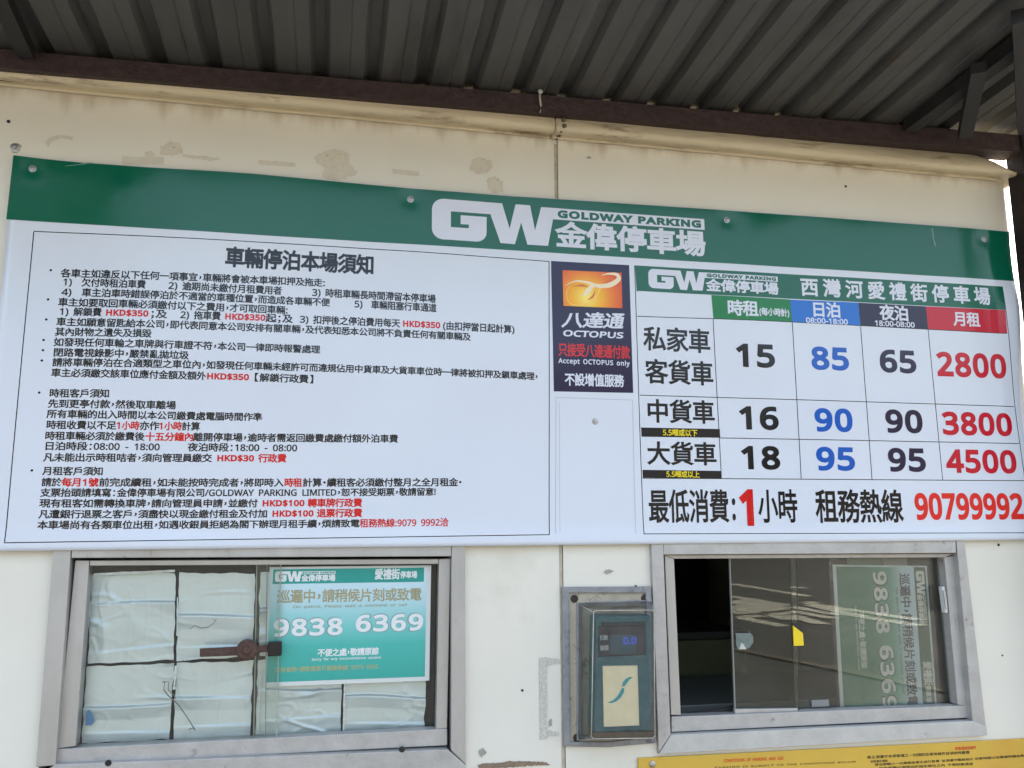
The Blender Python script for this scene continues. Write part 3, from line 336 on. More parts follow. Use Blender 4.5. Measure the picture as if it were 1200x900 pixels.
# ------------------------------------------------------------------ materials of the place
WALLX1 = 1.700
cream = mat('cream_paint', (.66, .605, .49), .42, var=.06, vscale=3.0, bump=.05, bscale=9, spots=[((.48, .42, .31), 1.7, .6, .35), ((.30, .24, .16), 38.0, .735, .55)])
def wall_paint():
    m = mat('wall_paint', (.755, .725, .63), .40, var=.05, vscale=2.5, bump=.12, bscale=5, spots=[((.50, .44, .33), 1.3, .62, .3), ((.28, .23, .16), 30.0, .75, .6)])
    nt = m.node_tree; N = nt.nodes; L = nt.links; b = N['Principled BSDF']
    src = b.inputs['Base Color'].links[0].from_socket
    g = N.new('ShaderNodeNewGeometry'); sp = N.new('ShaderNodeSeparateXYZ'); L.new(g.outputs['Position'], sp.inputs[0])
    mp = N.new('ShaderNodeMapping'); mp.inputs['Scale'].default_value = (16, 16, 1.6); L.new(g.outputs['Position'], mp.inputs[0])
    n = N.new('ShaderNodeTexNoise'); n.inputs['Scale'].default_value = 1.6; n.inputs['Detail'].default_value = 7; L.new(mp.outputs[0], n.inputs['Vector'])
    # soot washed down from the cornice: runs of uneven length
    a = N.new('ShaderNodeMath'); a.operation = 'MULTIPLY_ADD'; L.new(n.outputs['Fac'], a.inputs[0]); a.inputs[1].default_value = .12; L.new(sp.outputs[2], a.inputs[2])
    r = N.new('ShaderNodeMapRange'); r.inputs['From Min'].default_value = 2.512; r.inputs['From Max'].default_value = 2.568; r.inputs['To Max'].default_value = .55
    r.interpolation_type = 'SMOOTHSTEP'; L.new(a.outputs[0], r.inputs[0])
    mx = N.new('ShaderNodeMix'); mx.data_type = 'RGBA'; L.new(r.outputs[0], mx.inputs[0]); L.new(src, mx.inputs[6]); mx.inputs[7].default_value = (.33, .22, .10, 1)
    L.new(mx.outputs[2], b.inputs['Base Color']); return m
wallp = wall_paint()
cornice_m = mat('cornice_paint', (.66, .57, .40), .45, var=.18, vscale=2.0, bump=.25, bscale=18, stretch=(1, 3, 6), spots=[((.20, .13, .07), 5.0, .57, .7), ((.10, .07, .05), 40, .70, .7)])
alu = mat('aluminium', (.45, .44, .42), .40, .5, var=.16, vscale=9, bump=.10, bscale=60, stretch=(1, 1, .35), spots=[((.20, .18, .15), 34, .63, .6), ((.62, .61, .58), 4, .58, .4)])
alu_old = mat('weathered_aluminium', (.47, .455, .43), .5, .35, var=.16, vscale=22, bump=.15, bscale=70, spots=[((.14, .12, .10), 26, .62, .65)])
rust = mat('rusty_steel', (.060, .038, .038), .62, .25, var=.4, vscale=60, bump=.35, bscale=150, spots=[((.16, .06, .03), 22, .68, .8), ((.03, .022, .022), 7, .55, .6)])
dark_steel = mat('dark_steel', (.022, .021, .022), .6, .2, var=.3, vscale=25, bump=.1)
roof_m = mat('roof_sheet_metal', (.098, .096, .09), .55, .25, var=.22, vscale=5, bump=.08, bscale=30, stretch=(2.2, .5, 1), spots=[((.11, .05, .028), 9, .66, .55), ((.04, .038, .036), 3, .55, .5)])
rubber = mat('black_gasket', (.012, .012, .013), .6)
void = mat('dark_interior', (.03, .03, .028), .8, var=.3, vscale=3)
white = mat('banner_vinyl', (.68, .725, .80), .14, var=.02, vscale=2.0, bump=.03, bscale=4, spec=.42)
def ink(name, rgb, rough=.14, **k): return mat(name, lin(rgb), rough, spec=.42, **k)
green = ink('green_ink', (0, 96, 72), .12, var=.05, vscale=3, bump=.02, bscale=25)
green2 = ink('bright_green_ink', (8, 122, 66), .22)
black = ink('black_ink', (18, 18, 22)); red = ink('red_ink', (208, 22, 22)); crimson = ink('crimson_ink', (196, 18, 44)); blue = ink('blue_ink', (0, 88, 182))
blue_bar = ink('blue_bar_ink', (8, 108, 198)); navy = ink('navy_ink', (34, 26, 62)); purple = ink('dark_purple_ink', (32, 28, 58)); yellow = ink('yellow_ink', (240, 214, 40))
red2 = ink('signal_red_ink', (222, 40, 34)); pale = ink('white_print', (214, 218, 230)); hair = ink('faint_grey_ink', (184, 189, 205)); scarlet = ink('scarlet_ink', (214, 40, 44))
# ------------------------------------------------------------------ ground
asph = mat('asphalt', (.075, .074, .07), .9, var=.3, vscale=1.2, bump=.3, bscale=120, spots=[((.04, .04, .038), .35, .55, .6)])
mk('ground', [(-400, -400, 0), (400, -400, 0), (400, 400, 0), (-400, 400, 0)], [(0, 1, 2, 3)], asph, kind='structure')
paint = mat('road_paint', (.46, .46, .40), .7, var=.25, vscale=6)
def stripe(p, q, w=.30):
    a = Vector((*ground_mirror(*p), 0)); b = Vector((*ground_mirror(*q), 0)); d = (b-a).normalized(); n = Vector((-d.y, d.x, 0))*w/2
    return [a-n, b-n, b+n, a+n]
road = MB()
for p, q in [((857, 684), (948, 699)), ((928, 688), (946, 690)), ((858, 699), (922, 709.5)), ((858, 704.5), (900, 716)), ((860, 711.5), (886, 718.5)), ((858, 717.5), (876, 720)),
             ((858, 708), (880, 702.5)), ((858, 714), (892, 705)), ((866, 717), (905, 706.5)), ((876, 719), (918, 709)), ((897, 717), (926, 712)), ((868, 724.5), (894, 722)), ((868, 724.5), (920, 735)), ((906, 721), (930, 719)), ((906, 721), (926, 727.5)),
             ((945, 707), (1010, 718)), ((950, 710), (1010, 723)), ((930, 712), (985, 722)), ((928, 717), (980, 726)), ((928, 722), (966, 733)), ((945, 707), (960, 706.5)), ((1000, 716), (1080, 728)), ((1000, 722), (1080, 735))]:
    a = stripe(p, q); z = .004+.0006*len(road.V)/4
    road.add([v+Vector((0, 0, z)) for v in a], [(0, 1, 2, 3)])
road.mk('road_marking', paint, kind='structure')
kerb = MB(); A = Vector((*ground_mirror(860, 762), 0)); B = Vector((*ground_mirror(1120, 815), 0))
kerb.bar(A+Vector((0, 0, .012)), B+Vector((0, 0, .012)), .14, .025); kerb.mk('kerb', mat('kerb_concrete', (.14, .12, .09), .8, var=.2), kind='structure')
# ------------------------------------------------------------------ booth
BB = Vector((.5, 1.0, 0))
booth = thing('attendant_booth', 'cream painted parking attendant booth with two sliding windows under a metal canopy', 'booth', BB)
XL = -1.9; SEAM0 = at(656, 400, 0).x; ZT = 2.499
LW = dict(x0=at(66, 645, 0).x, x1=at(543, 645, 0).x, z0=at(300, 894, 0).z, z1=at(300, 641, 0).z)
RW = dict(x0=at(765, 640, 0).x, x1=at(1128, 700, 0).x, z0=at(950, 866, 0).z, z1=at(950, 636, 0).z)
def panel(x0, x1, w, wx):
    m = MB(); t = .06
    m.box(x0, w['x0'], 0, t, .02, ZT); m.box(w['x1'], x1, 0, t, .02, ZT)
    m.box(w['x0'], w['x1'], 0, t, .02, w['z0']); m.box(w['x0'], w['x1'], 0, t, w['z1'], ZT)
    return m
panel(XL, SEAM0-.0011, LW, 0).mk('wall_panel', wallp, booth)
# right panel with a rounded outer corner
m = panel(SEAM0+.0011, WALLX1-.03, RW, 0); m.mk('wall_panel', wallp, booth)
prof = [(WALLX1-.03, 0)]+[(WALLX1-.03+.03*math.sin(t), .03-.03*math.cos(t)) for t in [math.pi/2*i/8 for i in range(1, 9)]]+[(WALLX1, 1.9), (WALLX1-.05, 1.9), (WALLX1-.05, .06), (WALLX1-.03, .06)]
n = len(prof)
mk('corner_post', [(x, y, .02) for x, y in prof]+[(x, y, ZT) for x, y in prof], [(i, (i+1) % n, n+(i+1) % n, n+i) for i in range(n)]+[tuple(range(n-1, -1, -1)), tuple(range(n, 2*n))], wallp, booth)
MB().box(SEAM0-.02, SEAM0+.02, .061, .07, .02, ZT).mk('joint_strip', mat('joint_sealant', (.16, .135, .10), .7, var=.3), booth)
MB().box(SEAM0-.0075, SEAM0-.0012, -.0012, .0, .02, 2.47).mk('sealant_bead', mat('sealant', (.46, .41, .32), .6, var=.3, vscale=60), booth)
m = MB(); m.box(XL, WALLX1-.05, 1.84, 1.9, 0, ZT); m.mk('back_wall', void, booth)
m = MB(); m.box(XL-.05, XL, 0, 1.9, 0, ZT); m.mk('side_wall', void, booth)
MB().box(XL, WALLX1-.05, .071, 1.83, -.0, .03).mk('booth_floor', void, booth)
MB().box(XL, WALLX1-.02, .03, 1.9, ZT-.03, ZT-.004).mk('booth_roof', cornice_m, booth)
# partition and dim furniture seen behind the right window
olive = mat('olive_cabinet', (.07, .073, .03), .6, var=.2)
c0 = at(800, 742, .55); c1 = at(868, 830, .55)
cab = thing('office_cabinet', 'dark olive cabinet standing inside the booth behind the open half of the right window', 'cabinet', ((c0.x+c1.x)/2-.1, .7, .03))
MB().box(c0.x-.28, c1.x, .5, .9, .03, c0.z-.012).mk('cabinet_body', olive, cab, bevel=.004)
MB().box(c0.x-.29, c1.x+.01, .49, .91, c0.z-.0118, c0.z+.01).mk('cabinet_top', dark_steel, cab, bevel=.003)
dk = thing('desk', 'grey desk just inside the sill of the right window', 'desk', (1.1, .3, .03))
dz = at(850, 822, .12).z
MB().box(RW['x0']+.0, RW['x1']+.02, .1, .46, dz-.03, dz).mk('desk_top', mat('desk_laminate', (.09, .095, .085), .45, var=.1), dk, bevel=.003)
for x in (RW['x0']+.03, RW['x1']-.03):
    MB().box(x-.02, x+.02, .2, .24, .03, dz-.031).mk('leg', dark_steel, dk)
# cornice: moulded profile swept along the wall and returned round the corner
cp = [(-.015, .072), (-.030, .070), (-.045, .060), (-.052, .050), (-.0562, .040), (-.0560, .030), (-.052, .0235), (-.045, .019), (-.030, .0155), (-.014, .0125), (-.0105, .0105), (-.0135, .0085), (-.0140, .0060), (-.0115, .0030), (-.0060, .0012), (.0005, .0), (.0005, .072)]
def wob(x, k): return .0007*math.sin(x*7.3+k*.7)+.0005*math.sin(x*19.1+k)
def cornice(x0, x1, ret):
    n = len(cp); st = []; N = max(8, int((x1-x0)/.04))
    def pt(x, y, a):
        end = max(0, (x-1.53)/.12); zb = 2.4845-.0055*x; aw = min(a, .072-.034*end*end)
        return Vector((x, y+(wob(x, 0) if y < -.02 else 0), 1.6+(zb+aw-1.6)*(1.8+y)/1.8+wob(x, 2)*.6))
    for i in range(N+1):
        x = x0+(x1-x0)*i/N; st.append([pt(x, y, a) for y, a in cp])
    if ret:
        for a in (22, 45, 68, 90):
            a = math.radians(a); st.append([Vector((x1+(.0005-y)*math.sin(a), .0005+(y-.0005)*math.cos(a), pt(x1, y, z).z-.002*math.sin(a))) for y, z in cp])
        st.append([v+Vector((0, 1.7, 0)) for v in st[-1]])
    V = [v for s in st for v in s]; F = []
    for i in range(len(st)-1):
        for k in range(n): F.append((i*n+k, i*n+(k+1) % n, (i+1)*n+(k+1) % n, (i+1)*n+k))
    F += [tuple(range(n-1, -1, -1)), tuple((len(st)-1)*n+k for k in range(n))]
    return mk('cornice', V, F, cornice_m, booth, smooth=True)
CSE = at(652, 150, -.06).x
for ar in ((XL, CSE-.002, False), (CSE+.002, WALLX1-.040, True)):
    cornice(*ar)
for k, (px, py, r) in enumerate([(659, 134, .004), (660, 141, .005), (661, 148, .005), (657, 154, .0035), (652, 162, .005), (655, 160, .003)]):
    blob = MB(); c = at(px, py, [-.050, -.055, -.056, -.045, -.006, -.012][k]); blob.lathe(c, [(r, 0), (r*1.1, .003), (r*.6, .007), (0.0004, .008)], 9); blob.mk('sealant_lump', mat('dirty_sealant', (.13, .10, .075), .7, var=.5, vscale=120, bump=.5, bscale=200), booth, smooth=True)
# ------------------------------------------------------------------ left window
def member(name, px, Y, depth, m, parent, bevel=.0012, **kw): return quadprism(name, px, Y, depth, m, parent, bevel=bevel, **kw)
win = MB(); lw = member('window', [(63, 632), (84, 632), (65, 897), (42, 899)], -.012, .06, alu, booth, label='aluminium sliding window of the left opening with rattling sashes and paper behind it')
lw['label'] = 'left sliding window, taped over inside with white sheets'
def child(o):                                    # sub-part parent: shares the thing's origin
    ORI[o.name] = ORI[booth.name]; return o
member('frame', [(84.3, 632), (529, 630), (528.7, 652), (83.6, 654)], -.0118, .06, alu, lw)
member('frame', [(529.3, 630), (545, 629), (546, 896.5), (528.5, 879)], -.0121, .06, alu, lw)
member('sill', [(64.7, 896), (524.5, 878.3), (546, 896.8), (546, 905), (42, 912)], -.0135, .062, alu_old, lw)
member('groove', [(83, 650), (530, 648), (530, 885), (60, 903)], .026, .004, rubber, lw, bevel=0) if False else None
member('stile', [(88, 656.5), (104.6, 656.8), (88.5, 874.5), (67, 877.5)], .004, .03, alu, lw)
member('stile', [(514.5, 655), (528, 654.5), (524, 853.5), (511, 854.5)], .004, .03, alu, lw)
member('rail', [(105, 656.8), (514, 655), (514, 661), (105, 663)], .0043, .03, alu, lw)
member('rail', [(67, 878), (524.2, 854), (524.2, 873.5), (64.5, 896.4)], .002, .032, alu_old, lw)
for x, y in ((127, 894), (471, 878)):
    MB().lathe(at(x, y, -.0136), [(.0055, 0), (.006, .0008), (.003, .0012)], 10).mk('plug', rubber, lw)
gl1 = glass_mat('window_glass', (.97, .985, .975), .012, (.55, .57, .5), dscale=9, ior=1.33)
gl2 = glass_mat('window_glass_dirty', (.86, .92, .9), .16, (.42, .46, .38), dscale=5)
member('glass_pane', [(104, 662), (329, 661), (323, 866), (87, 876)], .014, .005, gl1, lw, bevel=0)
member('glass_pane', [(301, 661), (515, 660), (511, 856), (297, 866)], .026, .005, gl1, lw, bevel=0)
edge_m = mat('glass_edge', (.30, .36, .30), .2, coat=.5)
for (x0, y0, x1, y1, Yg) in ((328.3, 661, 323.4, 866, .0138), (300.4, 661, 296.6, 866, .0258)):
    member('pane_edge', [(x0, y0), (x0+1.2, y0), (x1+1.2, y1), (x1, y1)], Yg, .0054, edge_m, lw, bevel=0)
MB().tube([at(313, 662, .0135), at(311, 866, .0135)], .0008, 5).mk('felt_strip', mat('felt', (.2, .21, .18), .9), lw)
dirtpanel = MB(); dirtpanel.box(LW['x0'], LW['x1'], .049, .055, LW['z0'], LW['z1']); dirtpanel.mk('backing_board', mat('black_board', (.016, .017, .018), .7, var=.4, vscale=12), lw)
# silver-white sheets taped behind the left window
foil = mat('foil_paper', (.70, .775, .79), .30, .30, var=.10, vscale=4, bump=.10, bscale=7, stretch=(1, 1, 2.0), spots=[((.52, .50, .36), 3.2, .6, .4), ((.22, .23, .2), 9, .70, .5)])
foilc = [([(108, 673), (206, 671), (204, 773), (103, 778)], 'white sheet behind the left window, upper left beside the dark frame'),
         ([(210, 671), (299, 672), (297, 769), (207, 773.5)], 'white sheet behind the left window, upper row above the rusty bar'),
         ([(305, 671), (402, 669), (400, 766), (304, 769)], 'white sheet behind the left window hidden by the left half of the teal notice'),
         ([(406, 669), (501, 668), (499, 762), (404, 766)], 'white sheet behind the left window hidden by the right half of the teal notice'),
         ([(102, 781), (204, 777), (199, 866), (96, 871)], 'white sheet behind the left window, lower left with a blue smudge at its corner'),
         ([(207, 777), (297, 774), (293, 863), (203, 867)], 'white sheet behind the left window, lower row right below the rusty bar'),
         ([(303, 773), (401, 770), (399, 858.5), (299, 863)], 'white sheet behind the left window below the left half of the teal notice'),
         ([(405, 770), (500, 766), (497, 854), (403, 858)], 'white sheet behind the left window below the right half of the teal notice')]
import mathutils.noise as mn
for k, (c, lab) in enumerate(foilc):
    P = [at(x, y, .044) for x, y in c]
    def cr(p, u, v, k=k):
        q = Vector((p.x*5, k*3.1, p.z*11)); d = .0030*abs(mn.noise(q))
        # sharp folds: narrow ridges along the zero lines of two noises, and one long fold across each sheet
        for sc_x, sc_z, w_, h_, off_ in ((7, 15, 9, .0026, 0), (19, 26, 6, .0011, 5), (34, 11, 7, .0007, 9)):
            r_ = abs(mn.noise(Vector((p.x*sc_x+k*1.7+off_, off_, p.z*sc_z))))*w_
            m_ = max(0, .25+1.2*mn.noise(Vector((p.x*8+off_, k*2.0, p.z*6))))
            d += h_*max(0, 1-r_)*m_
        rk = [((k*37 % 10)/10-.5), ((k*53 % 10)/10-.5), ((k*71 % 10)/10)]
        s1 = v-.46-.22*rk[0]-.07*rk[1]*math.sin(u*(2+2*rk[2])+k)-.03*u; d += .0042*(max(0, 1-s1/.16) if s1 > 0 else max(0, 1+s1/.022))*(.35+.65*abs(math.sin(u*1.7+k)))
        s2 = v-.84+.10*rk[1]-.12*u*rk[0]; d += .0026*(max(0, 1-s2/.10) if s2 > 0 else max(0, 1+s2/.018))*(.2+.8*u)
        ed = min(u, 1-u, v, 1-v); e = .0012*mn.noise(Vector((p.x*40, p.z*40, k)))*(1 if ed < .01 else 0)
        return p+Vector((e*2.2, -.001-d*1.25, e*2.2))
    V, F = grid(*P, 72, 72, cr); o = mk('paper_sheet', V, F, foil, smooth=True, label=lab, cat='paper sheet', group='white sheets taped inside the left window')
silv = mat('silver_tape', (.86, .88, .88), .3, .2, var=.2, vscale=60, bump=.6, bscale=120)
for k, (a, b, w, lab) in enumerate([((208, 700), (207.5, 745), .003, 'thin tape remnant in the joint between the two upper white sheets'), ((206, 780), (204, 808), .006, 'crumpled silver tape at the crossing of the joints beside the torn wire'),
                                    ((207, 774), (236, 771), .005, 'bright strip of silver tape leading to the rusty bar'), ((305, 790), (302, 860), .003, 'narrow silver tape beside the overlapping glass edges'),
                                    ((404, 800), (402.5, 856), .0045, 'silver tape in the joint under the teal notice'), ((110, 673), (205, 669), .0065, 'creased pale tape along the top edge of the upper left sheet'), ((105, 700), (103, 735), .0045, 'torn white tape at the left edge of the upper left sheet')]):
    A, B = at(*a, .0300), at(*b, .0300); V = []; N = 14; d = (B-A).normalized(); nn = Vector((-d.z, 0, d.x))
    for i in range(N+1):
        p = A.lerp(B, i/N); w_ = w*(.4+.8*abs(mn.noise(Vector((i*.9, k, 3))))+.2)
        V += [p-nn*w_/2+Vector((0, .001*mn.noise(Vector((i, k, 1))), 0)), p+nn*w_/2+Vector((0, -.002*abs(mn.noise(Vector((i, k, 9)))), 0))]
    mk('tape_strip', V, [(2*i, 2*i+1, 2*i+3, 2*i+2) for i in range(N)], silv, label=lab, cat='tape', group='tape remnants behind the left window', loc=A)
sm = MB(); sm.prism([at(x, y, .0335) for x, y in ((101, 834), (104, 832), (108, 838), (110, 846), (107, 850), (100, 850))], .0006)
sm.mk('blue_scrap', mat('blue_plastic', (.06, .25, .5), .4), cat='scrap', label='small blue scrap at the lower left corner of the left window', loc=at(104, 841, .033))
wire = MB(); wire.tube([at(x, y, .012) for x, y in ((193, 799), (192, 808), (197, 815), (203, 820), (210, 827), (219, 840), (226, 851), (229, 856), (226, 853), (221, 855))], .0011, 5)
wire.tube([at(x, y, .012) for x, y in ((190, 799), (198, 799), (197, 808), (204, 815), (206, 819))], .0009, 5)
wire.mk('thin_wire', mat('wire', (.16, .15, .12), .5, .3), cat='wire', label='thin bent wire hanging on the lower part of the left window', loc=at(200, 815, .012))
w2 = MB(); w2.tube([at(x, y, .012) for x, y in ((223, 737), (228, 733), (236, 736), (244, 735), (250, 731), (254, 725), (249, 725), (253, 728))], .0007, 5)
w2.mk('thin_wire', MATS['wire'], cat='wire', label='tiny curled wire on the glass just above the rusty bar', loc=at(240, 733, .012))
# rusty hasp
hasp = thing('rusty_hasp', 'rusty flat bar with a round disc and black lock block across the left window', 'hasp', at(285, 765, .013))
brown = mat('brown_rust', (.10, .055, .042), .6, .3, var=.4, vscale=60, bump=.4, bscale=200, spots=[((.2, .09, .04), 50, .6, .6)])
member('bar', [(234, 760), (283, 757.5), (300, 757), (300, 765), (283, 768), (234, 770)], .006, .004, brown, hasp)
MB().lathe(at(289.5, 761.5, .006), [(.0205, 0), (.0205, .003), (.018, .0045), (.009, .005), (.007, .008), (.0, .0085)], 22).mk('disc', brown, hasp)
member('link', [(299, 757), (315, 755.5), (315, 764), (299, 765.5)], .005, .004, brown, hasp)
member('lock_block', [(313.5, 753), (330, 752), (330, 768.5), (313.5, 769.5)], -.004, .014, mat('black_lock', (.018, .014, .014), .45, .3, var=.4, vscale=80), hasp, bevel=.002)
# ------------------------------------------------------------------ right window
rw = member('window', [(763, 632), (777, 632), (786, 861), (772, 882)], -.012, .06, alu_old, booth, label='right sliding window standing open at its left side')
member('frame', [(777.3, 632), (1120, 630), (1120.5, 648), (777.8, 650)], -.0118, .06, alu_old, rw)
member('frame', [(1120.6, 630), (1130, 630), (1155.5, 851), (1140, 845)], -.0121, .06, alu_old, rw)
member('sill', [(786.5, 861.3), (1141, 845), (1156, 851), (1157, 862), (772, 884)], -.0135, .062, mat('pale_sill', (.52, .51, .48), .5, .2, var=.15, vscale=14, bump=.15, bscale=60, spots=[((.18, .15, .12), 20, .62, .6)]), rw)
member('stile', [(779, 650.5), (790, 655), (798, 838), (786.5, 838)], .004, .03, alu, rw)
member('rail', [(779, 650.3), (1120, 648.5), (1107, 653.2), (790, 654.8)], .0043, .03, alu_old, rw)
member('stile', [(1106.7, 653.2), (1121, 651), (1140.5, 828), (1122.5, 826)], .004, .03, alu_old, rw)
member('rail', [(787, 840), (1137, 826.5), (1138.5, 841), (787, 858)], .002, .032, alu_old, rw)
member('track_gap', [(787, 858), (1140, 841), (1141, 845.5), (787, 861.3)], .008, .02, rubber, rw, bevel=0)
member('glass_pane', [(855.5, 654), (934, 653), (937, 834), (862, 837)], .014, .005, glass_mat('pane_glass', (.80, .83, .8), .035, (.3, .3, .26), ior=1.43), rw, bevel=0)
member('glass_pane', [(926, 653.5), (1108, 652.5), (1124, 828), (932, 834)], .026, .005, glass_mat('pane_glass_rear', (.97, .98, .97), .03, (.32, .33, .28), ior=1.43), rw, bevel=0)
ge2 = mat('pane_rim', (.25, .25, .22), .3)
member('pane_edge', [(854.8, 654), (855.9, 654), (862.5, 837), (861.2, 837)], .0137, .0056, ge2, rw, bevel=0)
member('pane_edge', [(926, 653), (927, 653), (933.4, 834), (932.2, 834)], .0257, .0056, mat('pane_rim_dark', (.06, .06, .055), .3), rw, bevel=0)
member('pane_foot', [(861, 831), (935, 830), (935, 833.5), (861, 836.5)], .009, .01, alu, rw)
member('track_seal', [(795, 837), (850, 830), (862, 826), (862, 837), (797, 839)], .03, .004, rubber, rw, bevel=0)
# pull cover and yellow pull
pc = thing('pull_cover', 'cracked translucent plastic plate stuck on the right window pane', 'plate', at(872, 753, .012))
member('plate', [(862, 742), (880, 742), (883, 746), (883, 753), (878, 760), (865, 761), (863, 757)], .012, .002, mat('dull_plastic', (.16, .20, .18), .5, var=.4, vscale=60), pc)
member('chip', [(869, 753), (872, 756), (875, 761), (866, 761)], .0105, .0015, mat('chip', (.5, .52, .5), .5), pc)
yp = thing('yellow_pull', 'black and yellow pull tab at the joint of the right window panes', 'pull tab', at(935, 745, .012))
member('tab', [(929.5, 733), (941, 742), (942.2, 756.5), (930.5, 757)], .0115, .003, mat('yellow_plastic', (.85, .62, .02), .45), yp, bevel=.0006)
member('tab_corner', [(929.3, 730.5), (940.5, 730.8), (941, 741.5), (929.5, 732.5)], .0118, .003, mat('black_plastic', (.015, .015, .015), .4), yp, bevel=.0006)
lt = thing('window_latch', 'slim white latch on the right stile of the right window', 'latch', at(1108, 703, 0))
member('latch_body', [(1103.5, 687.5), (1107, 687.5), (1111, 718), (1107.5, 718.5)], .0, .012, mat('white_plastic', (.6, .6, .58), .4), lt)
member('latch_lever', [(1105.5, 692), (1108.5, 692), (1111, 714), (1108.5, 714)], -.004, .004, alu_old, lt)
tag = thing('small_sticker', 'small grey striped sticker low on the right window pane', 'sticker', at(961, 824, .02))
member('sticker_face', [(951, 820.5), (971, 819.5), (972, 827.5), (951.5, 828.5)], .0245, .0006, mat('grey_sticker', (.24, .24, .23), .5, var=.3, vscale=200, stretch=(1, 1, 6)), tag, bevel=0)
# ------------------------------------------------------------------ logo (drawn once in its own units, x 22..1143, y 28..196 downwards)
def arc(cx, cy, r, a0, a1, n=6): return [(cx+r*math.cos(math.radians(a0+(a1-a0)*i/n)), cy-r*math.sin(math.radians(a0+(a1-a0)*i/n))) for i in range(n+1)]
LOGO = ([(296, 29), (326, 133), (350, 29), (408, 29), (428, 133), (453, 33), (510, 33), (480, 195), (397, 195), (372, 104), (347, 197), (290, 195), (250, 78), (95, 78), (95, 143), (165, 143), (165, 128), (133, 128), (133, 91), (235, 91), (235, 156)]
        + arc(195, 156, 40, 0, -90) + arc(66, 152, 44, 270, 180) + arc(66, 72, 44, 180, 90))
BAND = [(505, 33), (1143, 33), (1143, 81), (493, 81)]
GOLD = "GOLDWAY PARKING"
def flatpoly(pts, fn, m, name, parent, maxe=None):
    P = []
    for i in range(len(pts)):
        p, q = pts[i], pts[(i+1) % len(pts)]; k = max(1, int(math.hypot(q[0]-p[0], q[1]-p[1])/22))
        P += [Vector((p[0]+(q[0]-p[0])*j/k, -(p[1]+(q[1]-p[1])*j/k))) for j in range(k)]
    n = len(P); Ed = [(i, (i+1) % n) for i in range(n)]; x0, x1 = min(p.x for p in P), max(p.x for p in P); y0, y1 = min(p.y for p in P), max(p.y for p in P)
    cont = [tuple(p) for p in P]; x = x0+11
    while x < x1:
        y = y0+11
        while y < y1:
            P.append(Vector((x+.37, y+.21))); y += 22
        x += 22
    cv, _, cf, _, _, _ = delaunay_2d_cdt(P, Ed, [], 0, 1e-4); F = []
    for f in cf:
        c = (sum(cv[i].x for i in f)/3, sum(cv[i].y for i in f)/3)
        if inside(c, cont):
            u, v, w = [cv[i] for i in f]; F.append(tuple(f) if (v.x-u.x)*(w.y-u.y)-(v.y-u.y)*(w.x-u.x) > 0 else tuple(f[::-1]))
    return mk(name, [fn(v.x, -v.y) for v in cv], F, m, parent)
def logo(parent, A, ex, ez, Y, off, fn, mw, mg, sub=None, bold_small=.03):
    """A = world point of logo unit (22,28); ex, ez = world vectors per unit right / down"""
    def P(x, y, o=off):
        p = A+ex*(x-22)+ez*(y-28); p = Vector((p.x, Y-o, p.z)); return fn(p) if fn else p
    a = flatpoly(LOGO, P, mw, 'logo_letters', parent)
    flatpoly(BAND, lambda x, y: P(x, y, off+.00008), mw, 'logo_band', parent)
    q0, q1 = P(517, 57), P(1135, 57); hh = (P(22, 26)-P(22, 62)).length
    f0 = lambda x, y: A+ex*(x-22)+ez*(y-28)
    a0, a1 = f0(520, 57), f0(1128, 57); a0.y = a1.y = Y
    place_text('logo_lettering', GOLD, (a0, a1, (ez*33).length), None, 0, mg, parent, Y, bold=.085, fn=fn, fit='ink', off=off+.0002, latin_w=1.35, track=.10)
    a0, a1 = f0(514, 145), f0(1140, 145); a0.y = a1.y = Y
    place_text('logo_characters', '金偉停車場', (a0, a1, (ez*110).length), None, 0, mw, parent, Y, bold=.034, fn=fn, off=off+.0001)
# ------------------------------------------------------------------ banner
BY = -.009
A_, B_, C_, D_ = at(16, 182.4, BY), at(1182.5, 271.5, BY), at(1213, 632.5, BY), at(-24, 646, BY)
TOPL = [at(x, y, BY) for x, y in ((16, 182.4), (60, 187.5), (100, 191.4), (170, 196.4), (240, 200.4), (300, 204.3), (400, 213.5), (500, 222.8), (600, 230.8), (700, 237), (840, 246.3), (1000, 258), (1182.5, 271.5))]
def topz(x):
    for i in range(len(TOPL)-1):
        p, q = TOPL[i], TOPL[i+1]
        if x <= q.x or i == len(TOPL)-2: return p.z+(q.z-p.z)*max(-.1, min(1.1, (x-p.x)/(q.x-p.x)))
def hang(P, v):                                  # the upper edge sags between its screws
    return Vector((P.x, P.y, P.z+(topz(P.x)-(A_.z+(B_.z-A_.z)*(P.x-A_.x)/(B_.x-A_.x)))*max(0, 1-v*1.0)))
zb = (C_.z+D_.z)/2
def bump_(p):
    """slack of the vinyl: distance in front of the flat plane"""
    x, z = p.x, p.z
    d = .0040*mn.noise(Vector((x*2.1, 3.3, z*2.6)))+.0017*mn.noise(Vector((x*6.3, 1.1, z*3.1)))+.0040
    d += .0014*math.sin(x*5.2)*max(0, (2.25-z))*1.2
    # bottom lip bellies out, most of all near x = -.3
    t = max(0, (zb+.05)-z)/.05; d += .011*t*t*(3-2*min(t, 1.1))*.33*(1+.6*math.exp(-((x+.33)/.10)**2))
    # buckle of the loose right end
    e = max(0, x-1.60)/.1; d += .006*e*math.sin((z-1.6)*16)+.008*e*e*math.exp(-((z-2.14)/.05)**2)
    # dimples at the screws
    return d
SCREWS = [(38.5, 198), (481, 234), (851, 258.5), (1152, 281), (697, 494)]
SW = [at(x, y, BY) for x, y in SCREWS]
def bend(p):
    d = bump_(p)
    for s in SW:
        r2 = (p.x-s.x)**2+(p.z-s.z)**2
        if r2 < .02: d -= .0012*math.exp(-r2/.0005)
    return Vector((p.x, p.y-d, p.z))
